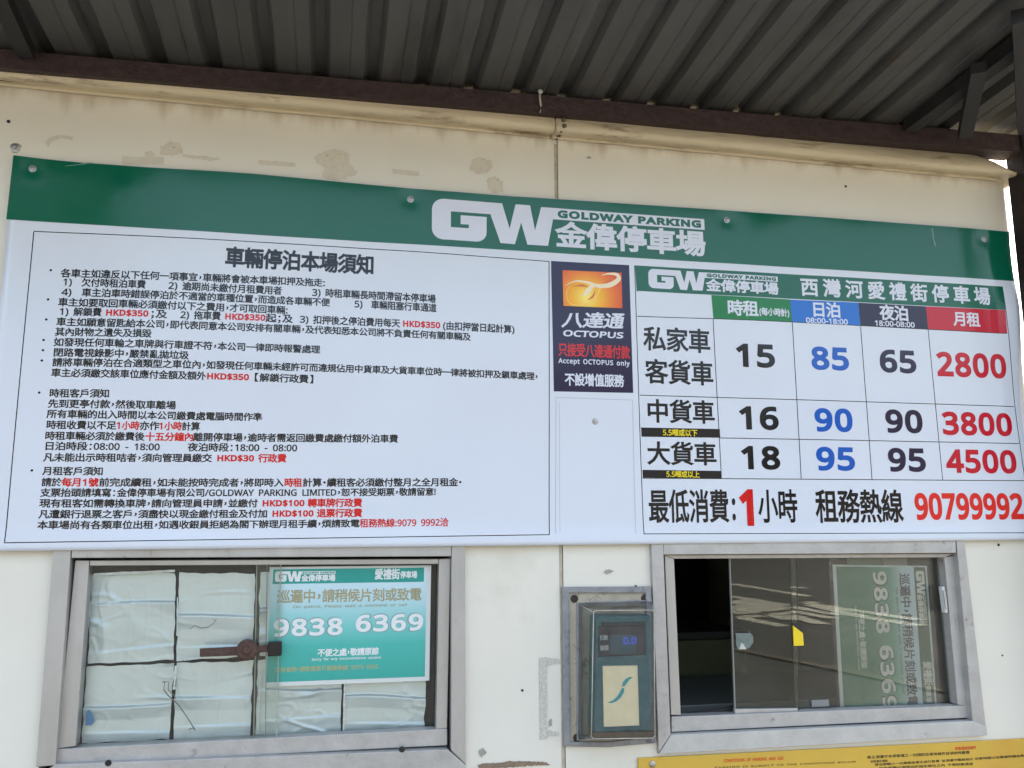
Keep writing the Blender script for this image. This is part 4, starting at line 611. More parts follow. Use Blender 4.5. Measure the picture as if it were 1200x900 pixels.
banner = thing('price_banner', 'large glossy white vinyl banner with green header, parking rules and price table', 'banner', at(640, 640, BY))
V, F = grid(A_, B_, C_, D_, 180, 84, lambda p, u, v: bend(hang(p, v*4.5))); n0 = len(V)
V2 = [v+Vector((0, .0009, 0)) for v in V]
bd = [i for i in range(181)]+[180+181*j for j in range(1, 85)]+[84*181+i for i in range(179, -1, -1)]+[181*j for j in range(83, 0, -1)]
F2 = [tuple(n0+i for i in f[::-1]) for f in F]+[(bd[i], n0+bd[i], n0+bd[(i+1) % len(bd)], bd[(i+1) % len(bd)]) for i in range(len(bd))]
F2 = [f if k < len(F) else f[::-1] for k, f in enumerate(F2)]
mk('banner_sheet', V+V2, F+F2, white, banner, smooth=False)
for p in bpy.data.objects['banner_sheet'].data.polygons: p.use_smooth = p.index < len(F)
def patch(name, px, m, off=.0003, nu=6, nv=4, parent=banner):
    P = [at(x, y, BY) for x, y in px]; V, F = grid(*P, nu, nv, lambda p, u, v: bend(p)+Vector((0, -off, 0))); return mk(name, V, F, m, parent)
def rule(name, a, b, w=.9, m=black, off=.00035, n=None):
    P, Q = at(*a, BY), at(*b, BY); d = (Q-P); L = d.length; d.normalize(); s = Vector((-d.z, 0, d.x))*(w*.0019/2); n = n or max(2, int(L/.02)); V = []
    for i in range(n+1):
        c = P.lerp(Q, i/n)
        for q in (c+s, c-s): V.append(bend(q)+Vector((0, -off, 0)))
    return V, [(2*i, 2*i+1, 2*i+3, 2*i+2) for i in range(n)]
def rules(name, lst, m=black, w=.9, off=.00035):
    b = MB()
    for k, (p, q) in enumerate(lst): b.add(*rule('', p, q, w, m, off+.00003*(k % 5)))
    return b.mk(name, m, banner)
P_ = [at(x, y, BY) for x, y in ((16.4, 182.8), (1182, 271.9), (1187.3, 330), (8, 257.6))]
V, F = grid(*P_, 180, 20, lambda p, u, v: bend(hang(p, v))+Vector((0, -.0003, 0))); mk('green_header', V, F, green, banner)
lastp = None
rules('notice_border', [((40, 271.5), (180, 277.5)), ((180, 277.5), (330, 285.5)), ((330, 285.5), (480, 295)), ((480, 295), (643, 307)), ((643, 307), (643, 626.5)), ((643, 626.5), (7, 636)), ((7, 636), (40, 272))])
rules('panel_line', [((650.5, 466), (741, 469)), ((741, 469), (744.5, 626)), ((651, 467), (650.5, 625.5))], hair, .7)
rules('panel_line', [((655, 471), (655.5, 624))], hair, .5)
def T(s, x0, y, x1, h=10.6, m=black, b=.02, name='notice_text', **k):
    return place_text(name, s, (x0, y), x1, h, m, banner, BY, bold=b, fn=bend, off=.0004, **k)
# big logo
a = at(506.2, 233, BY); b = at(823.9, 252.0, BY); ex = Vector((b.x-a.x, 0, 0))/(1143-22); ez = Vector((0, 0, -(a.z-at(506.2, 280.5, BY).z)))/(196-28)
logo(banner, a, ex, ez, BY, .0006, bend, pale, green)
T('車輛停泊本場須知', 264.5, 301.5, 437, 24, b=.034, name='notice_title', p1y=311.5)
ROWS = [
 (320.5, 380.5, 332.0, [(72, 380.5, '各車主如違反以下任何一項事宜，車輛將會被本車場扣押及拖走:', 0)]),
 (330.8, 510, 351.2, [(75, 171, '1)  欠付時租泊車費', 0), (198, 330, '2) 逾期尚未繳付月租費用者', 0), (366, 510, '3) 時租車輛長時間滯留本停車場', 0)]),
 (342.6, 511, 362, [(73, 386.5, '4)  車主泊車時錯誤停泊於不適當的車種位置，而造成各車輛不便', 0), (415.7, 511, '5)  車輛阻塞行車通道', 0)]),
 (354.6, 337, 364, [(69, 337, '車主如要取回車輛必須繳付以下之費用，才可取回車輛:', 0)]),
 (365.6, 602, 387.0, [(71, 119.5, '1) 解鎖費', 0), (125, 174.5, 'HKD$350', 1), (178, 196, '；及', 0), (212, 258.5, '2) 拖車費', 0), (264, 311, 'HKD$350', 1), (311.5, 343, '起；及', 0), (351.6, 468.5, '3) 扣押後之停泊費用每天', 0), (472, 515.5, 'HKD$350', 1), (519, 602, '(由扣押當日起計算)', 0)]),
 (377.7, 551, 395.8, [(67, 551, '車主如願意留匙給本公司，即代表同意本公司安排有關車輛，及代表知悉本公司將不負責任何有關車輛及', 0)]),
 (389.5, 178, 391.6, [(65.5, 178, '其內財物之遺失及損毀', 0)]),
 (401.5, 375, 410.3, [(64, 375, '如發現任何車輪之車牌與行車證不符，本公司一律即時報警處理', 0)]),
 (413.6, 221.5, 417, [(63.5, 221.5, '閉路電視錄影中，嚴禁亂拋垃圾', 0)]),
 (425.2, 629, 441.8, [(62.5, 629, '請將車輛停泊在合適類型之車位內，如發現任何車輛未經許可而違規佔用中貨車及大貨車車位時一律將被扣押及鎖車處理，', 0)]),
 (437.3, 367, 445, [(61, 241.5, '車主必須繳交該車位應付金額及額外', 0), (243, 292, 'HKD$350', 1), (299, 367, '【解鎖行政費】', 0)]),
 (461.3, 128.5, 461.8, [(59, 128.5, '時租客戶須知', 0)]),
 (473.5, 206.5, 475.4, [(57.5, 206.5, '先到更亭付款，然後取車離場', 0)]),
 (485.5, 307, 489.3, [(56, 307, '所有車輛的出入時間以本公司繳費處電腦時間作準', 0)]),
 (498.2, 234.5, 500.2, [(55.5, 137, '時租收費以不足', 0), (137.8, 164, '1小時', 1), (164.5, 187, '亦作', 0), (187.3, 213.5, '1小時', 1), (213.8, 234.5, '計算', 0)]),
 (511, 466, 514.6, [(54, 170, '時租車輛必須於繳費後', 0), (171, 226.5, '十五分鐘內', 1), (227, 466, '離開停車場，逾時者需返回繳費處繳付額外泊車費', 0)]),
 (523, 348, 525.3, [(53, 187.5, '日泊時段：08:00 - 18:00', 2), (220.5, 348, '夜泊時段：18:00 - 08:00', 2)]),
 (536.3, 335.5, 537.4, [(52, 248.5, '凡未能出示時租咭者，須向管理員繳交', 0), (255, 298, 'HKD$30', 1), (303, 335.5, '行政費', 1)]),
 (552.2, 121, 552.6, [(51, 121, '月租客戶須知', 0)]),
 (565.3, 540, 565.3, [(50, 73, '請於', 0), (73.5, 116, '每月1號', 1), (117, 332.5, '前完成續租，如未能按時完成者，將即時入', 0), (333.5, 354, '時租', 1), (355, 540, '計算・續租客必須繳付整月之全月租金・', 0)]),
 (577.5, 510, 576.5, [(48.5, 510, '支票抬頭請填寫：金偉停車場有限公司/GOLDWAY PARKING LIMITED，恕不接受期票，敬請留意!', 2)]),
 (590, 424, 589.3, [(47.5, 302, '現有租客如需轉換車牌，請向管理員申請，並繳付', 0), (308, 357, 'HKD$100', 1), (361, 424, '轉車牌行政費', 1)]),
 (602.7, 424, 601.2, [(46.5, 313, '凡遭銀行退票之客戶，須盡快以現金繳付租金及付加', 0), (319.5, 367.5, 'HKD$100', 1), (371.5, 424, '退票行政費', 1)]),
 (615.3, 525, 612, [(45, 421, '本車場尚有各類車位出租，如遇收銀員拒絕為閣下辦理月租手續，煩請致電', 0), (421.5, 525, '租務熱線:9079 9992洽', 3)]),
]
for yl, xr, yr, segs in ROWS:
    xl = segs[0][0]; bow = 2.7 if yl <= 430 else (2.7-(yl-430)*.034 if yl < 510 else -(yl-510)*.011)
    bow *= ((xr-xl)/555.0)**2; ch = lambda x: yl+(yr-yl)*(x-xl)/(xr-xl)
    w0, w1 = at(xl, yl, BY).x, at(xr, yr, BY).x
    sag = lambda P: bend(Vector((P.x, P.y, P.z+bow*.0018*4*max(0, (P.x-w0)*(w1-P.x))/(w1-w0)**2)))
    for x0, x1, s, k in segs:
        kw = dict(p1y=ch(x1)); fnn = sag
        if s[0] == 'H': place_text('notice_text', s, (x0, ch(x0)), x1, 8.4, red, banner, BY, bold=.055, fn=sag, off=.0004, latin_w=1.15, fit='ink', track=.04, **kw)
        else: place_text('notice_text', s, (x0, ch(x0)), x1, 10.4, red if k in (1, 3) else black, banner, BY, bold=.032 if k == 1 else .024, fn=sag, off=.0004, latin_w=.95 if k in (2, 3) else 1.15, **kw)
for x, y in ((60, 317), (57, 351.5), (55, 375), (52, 399), (51.3, 411), (50, 423), (47, 460.5), (38.5, 551.5)):
    c = at(x, y, BY); bl = MB(); bl.add([bend(c+Vector((.0024*math.cos(t), 0, .0024*math.sin(t))))+Vector((0, -.0004, 0)) for t in [math.pi*2*i/10 for i in range(10)]], [tuple(range(10))]); bl.mk('bullet', black, banner)
# payment panel
patch('payment_panel', [(645.3, 306.3), (736.6, 311.3), (741.7, 460.6), (648.4, 459)], navy, nu=10, nv=14)
card_m = mat('orange_card', (1, 1, 1), .27)
def card_nodes():
    nt = card_m.node_tree; N = nt.nodes; L = nt.links; b = N['Principled BSDF']; g = N.new('ShaderNodeNewGeometry')
    c = at(687, 349, BY); v = N.new('ShaderNodeVectorMath'); v.operation = 'DISTANCE'; L.new(g.outputs['Position'], v.inputs[0]); v.inputs[1].default_value = c
    r = N.new('ShaderNodeMapRange'); r.inputs['From Max'].default_value = .085; L.new(v.outputs['Value'], r.inputs[0])
    cr = N.new('ShaderNodeValToRGB'); L.new(r.outputs[0], cr.inputs[0]); e = cr.color_ramp.elements
    e[0].color = (*lin((255, 238, 120)), 1); e[1].color = (*lin((226, 84, 40)), 1); k = e.new(.35); k.color = (*lin((250, 186, 40)), 1); k = e.new(.7); k.color = (*lin((240, 128, 36)), 1)
    L.new(cr.outputs[0], b.inputs['Base Color'])
card_nodes()
patch('payment_card', [(658.7, 317), (727.6, 320.3), (728.7, 361.7), (659.8, 358.8)], card_m, off=.0006, nu=8, nv=6)
def ribbon(pts, w, m, off):
    P = [at(x, y, BY) for x, y in pts]; V = []; Q = []
    for i in range(len(P)-1):
        a = P[max(0, i-1)]; b = P[i]; c = P[i+1]; d = P[min(len(P)-1, i+2)]; wa, wb = w[i], w[i+1]
        for k in range(6):
            t = k/6; Q.append((.5*((2*b)+(c-a)*t+(2*a-5*b+4*c-d)*t*t+(3*b-a-3*c+d)*t**3), wa+(wb-wa)*t))
    Q.append((P[-1], w[-1]))
    for i, (p, ww) in enumerate(Q):
        d = (Q[min(i+1, len(Q)-1)][0]-Q[max(i-1, 0)][0]).normalized(); s = Vector((-d.z, 0, d.x))*ww*.0019/2
        V += [bend(p+s)+Vector((0, -off, 0)), bend(p-s)+Vector((0, -off, 0))]
    return V, [(2*i, 2*i+1, 2*i+3, 2*i+2) for i in range(len(Q)-1)]
creamw = ink('card_cream_ink', (244, 226, 190)); goldk = ink('card_gold_ink', (252, 204, 96)); deep = ink('card_deep_orange_ink', (222, 110, 44))
for nm, pts, w, m_, of in [('card_swirl', [(662, 335), (674, 330), (688, 331.5), (700, 335.5), (714, 334.5), (724, 328), (722, 322.5), (712, 321.5), (704, 323.5)], [.3, 1.6, 3, 4.5, 6, 5.5, 4, 2, .4], creamw, .0009),
                           ('card_swirl', [(703, 337), (698, 348), (690, 355), (678, 358.2), (668, 356), (664, 349), (664, 341), (668, 335)], [2.4, 1.6, 1.2, 1.2, 1.0, 1.0, .8, .3], goldk, .0008),
                           ('card_swirl', [(694, 335), (688, 342), (683, 347)], [5, 6, 1], creamw, .00085), ('card_swirl', [(671, 336), (682, 335), (690, 337)], [.5, 3, .4], deep, .0007), ('card_swirl', [(706, 332), (714, 330), (718, 325.5)], [.5, 3.4, .5], deep, .00075),
                           ('card_swirl', [(697, 341), (694, 348), (688, 352)], [.4, 3, .4], deep, .0007)]:
    mk(nm, *ribbon(pts, w, m_, of), m_, banner)
T('八達通', 659.5, 375.2, 730.5, 19, pale, .026, name='panel_text', slant=.25, p1y=377)
T('OCTOPUS', 659.5, 390.6, 730, 7.6, pale, .045, name='panel_text', slant=.18, fit='ink', latin_w=1.25, p1y=393.5)
T('只接受八達通付款', 653.8, 410.0, 737.5, 16, scarlet, .02, name='panel_text', p1y=413.8)
T('Accept OCTOPUS only', 653.8, 423.6, 737.5, 8.0, pale, .03, name='panel_text', fit='ink', p1y=427, track=.06)
T('不設增值服務', 661.5, 445, 730.6, 15, pale, .030, name='panel_text', p1y=447)
# price table
patch('table_header', [(743.3, 311.5), (1172.5, 336.5), (1175.2, 364), (745.4, 341.2)], green, nu=44, nv=4)
patch('hourly_header', [(832.7, 346.2), (924.5, 351.6), (927, 378), (835.3, 373.8)], green2, nu=10, nv=3)
patch('day_header', [(924.6, 351.8), (1003.7, 355.6), (1006.3, 382.8), (927.1, 378)], blue_bar, nu=8, nv=3)
patch('night_header', [(1003.8, 355.6), (1083, 359.8), (1085.6, 386.8), (1006.4, 382.8)], purple, nu=8, nv=3)
patch('monthly_header', [(1083.1, 359.8), (1175.2, 364.2), (1177.6, 391.6), (1085.7, 386.8)], crimson, nu=10, nv=3)
a = at(758.8, 315.3, BY); b = at(909.7, 322.5, BY); ex = Vector((b.x-a.x, 0, 0))/(1143-22); ez = Vector((0, 0, -(a.z-at(758.8, 337.8, BY).z)))/(196-28)
logo(banner, a, ex, ez, BY, .0008, bend, pale, green)
T('西灣河愛禮街停車場', 937, 337, 1157.5, 21.5, pale, .028, name='table_title', track=.26, p1y=348.6)
T('時租', 851.5, 361.2, 887, 18.5, pale, .03, name='table_text', p1y=363)
T('(每小時計)', 888.7, 365.6, 923.2, 9.5, pale, .03, name='table_text', p1y=367.6)
T('日泊', 949.5, 363.2, 982, 18, pale, .03, name='table_text', p1y=365)
T('08:00-18:00', 943, 375.7, 991.5, 6.6, pale, .035, name='table_text', fit='ink', latin_w=1.2, p1y=378.2)
T('夜泊', 1029, 367, 1061.5, 18, pale, .03, name='table_text', p1y=368.8)
T('18:00-08:00', 1023.3, 379.2, 1069.8, 6.6, pale, .035, name='table_text', fit='ink', latin_w=1.2, p1y=381.6)
T('月租', 1115, 374.4, 1145.5, 17, pale, .03, name='table_text', p1y=376)
rules('table_line', [((743, 311.5), (753.8, 626)), ((1172.5, 336.5), (1189, 476)), ((1189, 476), (1207, 624.3)), ((753.8, 625.6), (1207, 624.3)), ((746, 371), (835, 373.8)), ((835.3, 373.8), (927, 378)), ((927, 378), (1177.5, 391.6)),
                     ((835, 373.8), (844.5, 560.6)), ((927, 378), (937.6, 561.5)), ((1006.4, 383), (1020.6, 562)), ((1085.6, 387), (1103.8, 562.6)), ((749.5, 463.2), (1188, 476.6)), ((842.8, 513.4), (1193.5, 519.8)), ((752.6, 560.4), (1200.5, 563.4)), ((746, 341), (746.2, 342))], w=.85)
patch('weight_band', [(751, 501), (842.6, 503), (843.2, 513.2), (751.6, 511.8)], black, nu=8, nv=1)
patch('weight_band', [(752.6, 550.6), (844.2, 552), (844.6, 560.8), (753, 559.8)], black, nu=8, nv=1)
T('5.5噸或以下', 776.7, 506.8, 816.5, 8.6, yellow, .02, name='table_text', p1y=507.8)
T('5.5噸或以上', 780.7, 555.6, 819, 8.2, yellow, .02, name='table_text', p1y=556.3)
for s, x0, y, x1, h, y1 in [('私家車', 754, 397, 831, 29, 401), ('客貨車', 756, 435.6, 834.5, 29, 438.8), ('中貨車', 757.5, 482, 836, 28, 484), ('大貨車', 758.5, 531.5, 838, 28, 532.8)]:
    T(s, x0, y, x1, h, black, .022, name='vehicle_type', p1y=y1)
for s, x0, x1, y0, y1, m_ in [('15', 862, 906.5, 402.5, 431, black), ('85', 949, 992.7, 406, 434.3, blue), ('65', 1029, 1071.7, 409.5, 437.5, purple), ('2800', 1096, 1177.3, 412, 442, crimson),
                              ('16', 865.8, 911, 475.5, 504.3, black), ('90', 953, 997.2, 478, 506.7, blue), ('90', 1036, 1079.6, 479.5, 508, purple), ('3800', 1103, 1185.2, 482, 510.5, crimson),
                              ('18', 868, 913, 522, 551, black), ('95', 955, 1000.2, 523.3, 552.3, blue), ('95', 1039.5, 1083.6, 524.5, 553.5, purple), ('4500', 1107.5, 1190, 526, 555, crimson)]:
    yc = (y0+y1)/2; T(s, x0, yc-.2, x1, (y1-y0)*.97, m_, .045, name='price_figure', fit='ink', latin_w=1.1, track=.05)
T('最低消費', 760, 594, 852.5, 40, black, .020, name='minimum_text', p1y=594)
T(':', 857, 597, 861, 26, black, .03, name='minimum_text', fit='ink')
T('1', 866, 594.8, 882, 43, red, .05, name='minimum_figure', fit='ink')
T('小時', 888, 594, 933, 40, black, .020, name='minimum_text', p1y=594)
T('租務熱線', 955, 594, 1056.5, 40, black, .022, name='hotline_text', p1y=594)
T('90799992', 1071, 593.5, 1198, 32, red2, .045, name='hotline_figure', fit='ink', track=.02, p1y=593.3)
for pts in (((1090, 268), (1091.2, 268.5), (1093, 281), (1095.5, 290), (1093.6, 289), (1091.4, 279)), ((88, 194.5), (100, 191.5), (112, 191.2), (100, 193.2), (46, 198.5))):
    P = [at(x, y, BY) for x, y in pts]; mk('scuff', [bend(p)+Vector((0, -.00045, 0)) for p in P], [tuple(range(len(P)))[::-1]], mat('scuffed_vinyl', (.20, .34, .30), .4), banner)
# screws with washers
steel = mat('screw_steel', (.45, .44, .42), .35, .8, var=.3, vscale=200)
for s in SW:
    c = bend(s)+Vector((0, .0006, 0)); k = MB(); k.lathe(c, [(.0075, 0), (.0075, .0012), (.0045, .0014), (.004, .003), (.002, .0036), (0, .0037)], 14); k.mk('screw', steel, banner, smooth=False)
# ------------------------------------------------------------------ yellow conditions board
yel = mat('yellow_board_paint', (.64, .40, .055), .42, var=.1, vscale=6, bump=.08, bscale=20, spots=[((.30, .12, .03), 30, .68, .8), ((.62, .33, .05), 2, .5, .6)])
cb = thing('conditions_board', 'yellow metal board with parking conditions in small print below the right window', 'sign board', at(975, 960, -.004))
quadprism('board', [(748, 888.5), (1260, 862.5), (1262, 990), (750, 1012)], -.006, .005, yel, cb, bevel=.001)
def CT(s, x0, y, x1, h, m_, y1, b=.012, **k): return place_text('board_text', s, (x0, y), x1, h, m_, cb, -.006, bold=b, off=.0004, p1y=y1, **k)
CT('CONDITIONS OF PARKING AND USE', 848, 891.5, 918, 3.8, red, 888.4, .02, fit='ink')
CT('停車場使用條件', 1119, 877.5, 1144, 4.4, red, 876)
CT('PARKING IS SUBJECT TO THE CONDITIONS BELOW', 838, 899.8, 1003, 2.6, black, 892.8, .01, fit='ink', track=.1)
CT('車主須遵守本停車場之一切規則及使用條件並須依時繳費', 1016, 887.6, 1136, 3.8, black, 881.6)
CT('如有違反規則', 1020, 892.5, 1040, 3.2, black, 891.5)
CT('停泊車輛之一切風險由車主自行負責 並須遵守職員指示', 1025, 896.2, 1140, 3.2, black, 889.5)
CT('泊車時間以收費處時鐘為準', 1142, 889.2, 1200, 3.2, black, 885.6)
CT('所有車輛必須停泊於指定車位之內 不得阻塞通道', 1030, 900.5, 1140, 3.2, black, 895)
MB().lathe(at(764.5, 895.5, -.0065), [(.0068, 0), (.0066, .0015), (.004, .003), (0, .0036)], 12).mk('rivet', steel, cb)
# ------------------------------------------------------------------ teal notice behind the left window and the one turned sideways behind the right window
def notice(th, O, eu, ev, W, H, Y, mats, faded):
    """local units: width W, height H, v downwards"""
    g, hd, tx, num, sm = mats
    def P(u, v, o): p = O+eu*u+ev*v; return Vector((p.x, Y-o, p.z))
    def rect(nm, u0, u1, v0, v1, m_, o): return mk(nm, [P(u0, v0, o), P(u1, v0, o), P(u1, v1, o), P(u0, v1, o)], [(0, 3, 2, 1)], m_, th)
    b = MB(); b.prism([P(0, 0, 0), P(W, 0, 0), P(W, H, 0), P(0, H, 0)], .0006); b.mk('backing', mat('notice_white', (.62, .66, .64), .35), th)
    rect('printed_field', .012*W, .972*W, .015*H, .965*H, g, .0002)
    rect('header_band', .022*W if faded else .01*W, .955*W, .02*H, .145*H, hd, .0004)
    def tt(s, u0, u1, v, h, m_, b=.02, v1=None, fit='em', **k):
        a = O+eu*(u0*W)+ev*(v*H); c = O+eu*(u1*W)+ev*(v*H)
        place_text('notice_text', s, (Vector((a.x, Y, a.z)), Vector((c.x, Y, c.z)), (ev*(h*H)).length), None, 0, m_, th, Y, bold=b, off=.0006, fit=fit, **k)
    a = O+eu*(.035*W)+ev*(.037*H)
    logo(th, Vector((a.x, Y, a.z)), eu*(.365*W/1121), ev*(.09*H/168), Y, .0006, None, num, hd)
    tt('愛禮街', .645, .80, .075, .095, num, .03); tt('停車場', .805, .91, .082, .065, num, .03)
    tt('巡邏中，請稍候片刻或致電', .055, .94, .255, .115, tx, .022)
    tt('On patrol, Please wait a moment or call', .15, .85, .345, .032, tx, .01, fit='ink')
    tt('9838', .04, .455, .515, .165, sm, .068, fit='ink', track=.06); tt('6369', .535, .955, .495, .165, sm, .068, fit='ink', track=.06)
    k = .0002
    for s_, u0, u1, v in (('9838', .04, .455, .515), ('6369', .535, .955, .495)):
        a = O+eu*(u0*W)+ev*(v*H); c = O+eu*(u1*W)+ev*(v*H)
        place_text('phone_figure', s_, (Vector((a.x, Y, a.z)), Vector((c.x, Y, c.z)), (ev*(.148*H)).length), None, 0, num, th, Y, bold=.04, off=.0009, fit='ink', track=.08)
    tt('不便之處，敬請原諒', .31, .68, .735, .065, num, .03); tt('Sorry for any inconvenience caused.', .275, .70, .79, .03, num, .02, fit='ink')
    if faded: tt('如有查詢，請致電客戶服務熱線：9079 9992', .06, .68, .865, .045, mat('faded_orange', (.36, .42, .22), .4), .02)
tl, tr, br, bl_ = [at(x, y, .022) for x, y in ((316, 664.5), (505.5, 661.5), (503, 797.5), (309.6, 804))]
n1 = thing('patrol_notice', 'bright teal patrol notice with a telephone number behind the left window', 'notice', (tl+br)/2)
z0, z1 = tl.z, bl_.z
tealg = ramp_mat('teal_gradient', 2, z1, z0, [(0.0, lin((34, 160, 148))), (.32, lin((60, 178, 166))), (.5, lin((118, 198, 194))), (.70, lin((176, 212, 218))), (1, lin((206, 224, 232)))], .35, spots=[((.55, .72, .55), 6, .62, .6)])
nt1 = (tealg, mat('teal_header', lin((0, 150, 140)), .3, var=.1, vscale=20), mat('faded_ochre', lin((162, 156, 122)), .4, var=.25, vscale=40), mat('notice_number', lin((222, 226, 226)), .35), mat('number_outline', lin((120, 160, 160)), .4))
eu = ((tr-tl)+(br-bl_))/2; ev = ((bl_-tl)+(br-tr))/2
notice(n1, tl, eu, ev, 1, 1, .022, nt1, True)
ntr, nbr, nbl, ntl = [at(x, y, .036) for x, y in ((1091, 836), (1000, 842), (974.5, 664), (1086, 665))]
# text runs downwards: start of the lines at the top, header on the right
n2 = thing('patrol_notice', 'faded green patrol notice turned sideways in a plastic sleeve behind the right window', 'notice', (ntr+nbl)/2)
TLn, TRn, BLn, BRn = at(1086, 663, .036), at(1097.5, 838, .036), at(974.5, 661, .036), at(985.5, 842, .036)
gx0, gx1 = BLn.x, TLn.x
greeng = ramp_mat('green_gradient', 0, gx0, gx1+.004, [(0, lin((62, 112, 88))), (.35, lin((76, 130, 104))), (.58, lin((110, 160, 138))), (.72, lin((190, 208, 212))), (1, lin((206, 216, 222)))], .35, spots=[((.3, .45, .3), 7, .6, .6)])
nt2 = (greeng, mat('green_header', lin((24, 86, 66)), .35, var=.1, vscale=20), mat('dull_ink', lin((40, 52, 60)), .4), mat('number_cream', lin((214, 212, 204)), .35), mat('number_shade', lin((36, 64, 54)), .4))
eu = ((TRn-TLn)+(BRn-BLn))/2; ev = ((BLn-TLn)+(BRn-TRn))/2
notice(n2, TLn, eu, ev, 1, 1, .036, nt2, False)
slv = glass_mat('plastic_sleeve', (.97, .98, .97), .05, (.5, .52, .48), .12, dscale=14)
c = [at(x, y, .0335) for x, y in ((971, 655), (1092, 657), (1103, 845), (983, 848))]
V, F = grid(*c, 40, 50, lambda p, u, v: p+Vector((0, -.0018*mn.noise(Vector((p.x*20, p.z*14, 2)))-.0008*mn.noise(Vector((p.x*70, p.z*60, 2))), 0)))
mk('plastic_sleeve', V, F, slv, n2, smooth=True)
# papers behind the top of the right window
for k, (px, c_, lab) in enumerate([([(992, 652), (1034, 652), (1034, 664), (993, 664)], (.16, .20, .15), 'dull green card behind the top of the sideways notice'), ([(1035, 652), (1062, 652), (1064, 664), (1035, 664)], (.22, .23, .2), 'grey card behind the top right corner of the sideways notice')]):
    quadprism('paper_card', px, .0405, .001, mat('card_%d' % k if False else ('dull_green_card' if k == 0 else 'grey_card'), c_, .6), cat='card', label=lab, loc=at(*px[0], .0405))
# ------------------------------------------------------------------ card reader in its weather cover
rd = thing('card_reader', 'teal payment card reader in a weathered clear cover between the windows', 'card reader', at(715, 870, 0))
gask = mat('blue_grey_sealant', (.27, .27, .275), .55, var=.3, vscale=30, bump=.4, bscale=60, spots=[((.06, .06, .07), 18, .58, .7)])
dirtyw = mat('dirty_flange', (.42, .38, .29), .5, var=.2, vscale=25, bump=.2, bscale=80, spots=[((.14, .11, .08), 26, .56, .85)])
def ring(name, outer, inner, Y, depth, m_, parent, **kw):
    O = [at(x, y, Y) for x, y in outer]; I = [at(x, y, Y) for x, y in inner]; n = len(O); D = Vector((0, depth, 0))
    V = O+I+[p+D for p in O]+[p+D for p in I]; F = []
    for i in range(n):
        j = (i+1) % n; F += [(j, i, n+i, n+j), (i, j, 2*n+j, 2*n+i), (n+j, n+i, 3*n+i, 3*n+j), (2*n+i, 2*n+j, 3*n+j, 3*n+i)]
    return mk(name, V, F, m_, parent, **kw)
ring('gasket', [(658.7, 688), (763.5, 687.5), (769, 871), (713, 876), (661, 875)], [(667, 695), (757, 695), (762, 864), (713, 869.5), (669, 869.5)], -.009, .0088, gask, rd, bevel=.002)
member('flange', [(664, 691), (760, 690.5), (766, 868), (665, 872)], -.0035, .0033, dirtyw, rd)
ring('inner_gasket', [(676, 706), (762, 703), (766, 866), (676, 868)], [(682, 711), (757, 711), (760, 860), (682, 862)], -.0065, .003, gask, rd, bevel=.0015)
for x, y in ((673, 701.5), (755.5, 701), (676, 864.5)):
    MB().lathe(at(x, y, -.0036), [(.0085, 0), (.0085, .0012), (.0058, .0022), (.0052, .0012), (0, .001)], 12).mk('screw', mat('rusty_screw', (.05, .04, .035), .5, .5, var=.4, vscale=300), rd)
# reader body inside
teal_c = mat('reader_teal', (.026, .115, .135), .4, var=.3, vscale=60, spots=[((.25, .33, .33), 260, .63, .6), ((.012, .05, .06), 12, .55, .7)])
YF = -.060
body = [(699, 722), (763, 721), (764.5, 857), (697, 860)]
MBb = MB(); P = [at(x, y, YF+.006) for x, y in body]; MBb.prism(P, .05); MBb.mk('reader_body', teal_c, rd, bevel=.004)
screen = member('screen_panel', [(701, 733), (756.5, 732), (757.3, 767.5), (701.5, 770)], YF+.0045, .003, mat('screen_panel', (.014, .018, .03), .3, var=.2), rd)
member('visor', [(706, 730), (756, 729), (756.4, 733.5), (706.3, 734.5)], YF+.001, .004, mat('visor', (.02, .024, .028), .4), rd)
member('display', [(714.8, 744.5), (745.3, 743.5), (745.8, 765), (715.3, 766)], YF+.0040, .001, mat('display_glass', (.012, .07, .10), .2), rd, bevel=0)
lit = mat('display_digits', (.02, .05, .22), .4); lit.node_tree.nodes['Principled BSDF'].inputs['Emission Color'].default_value = (.02, .06, .6, 1); lit.node_tree.nodes['Principled BSDF'].inputs['Emission Strength'].default_value = .10
for s_, x0, x1, y in (('0.0', 730, 746, 751),):
    place_text('display_digits', s_, (x0, y), x1, 9, lit, rd, YF+.0036, bold=.05, fit='ink', off=.0002)
sil = mat('reader_print', (.34, .38, .40), .4)
for s_, x0, y, x1 in (('扣數', 703, 747.5, 712.5), ('餘額', 703.5, 759.5, 713)):
    place_text('reader_text', s_, (x0, y), x1, 6.5, sil, rd, YF+.0043, bold=.03, off=.0002)
pad = member('card_pad', [(706.2, 780.3), (747.2, 779.8), (749.4, 850.3), (707.6, 852)], YF+.003, .003, mat('cream_pad', (.82, .73, .51), .45, var=.06, vscale=20), rd, bevel=.001)
sw = mat('swoosh_teal', lin((40, 150, 165)), .4)
member('swoosh', [(711.5, 823.5), (718, 821), (723, 816.5), (726.5, 811), (729, 806.5), (731.5, 806), (731.3, 811), (728, 817), (722.5, 822), (717, 824)], YF+.0026, .0005, sw, rd, bevel=0)
member('swoosh', [(728.8, 804.5), (730, 799.5), (733.5, 795.5), (738, 793.3), (741.7, 793.6), (737.5, 796.5), (734.8, 800.5), (732.3, 804)], YF+.0026, .0005, sw, rd, bevel=0)
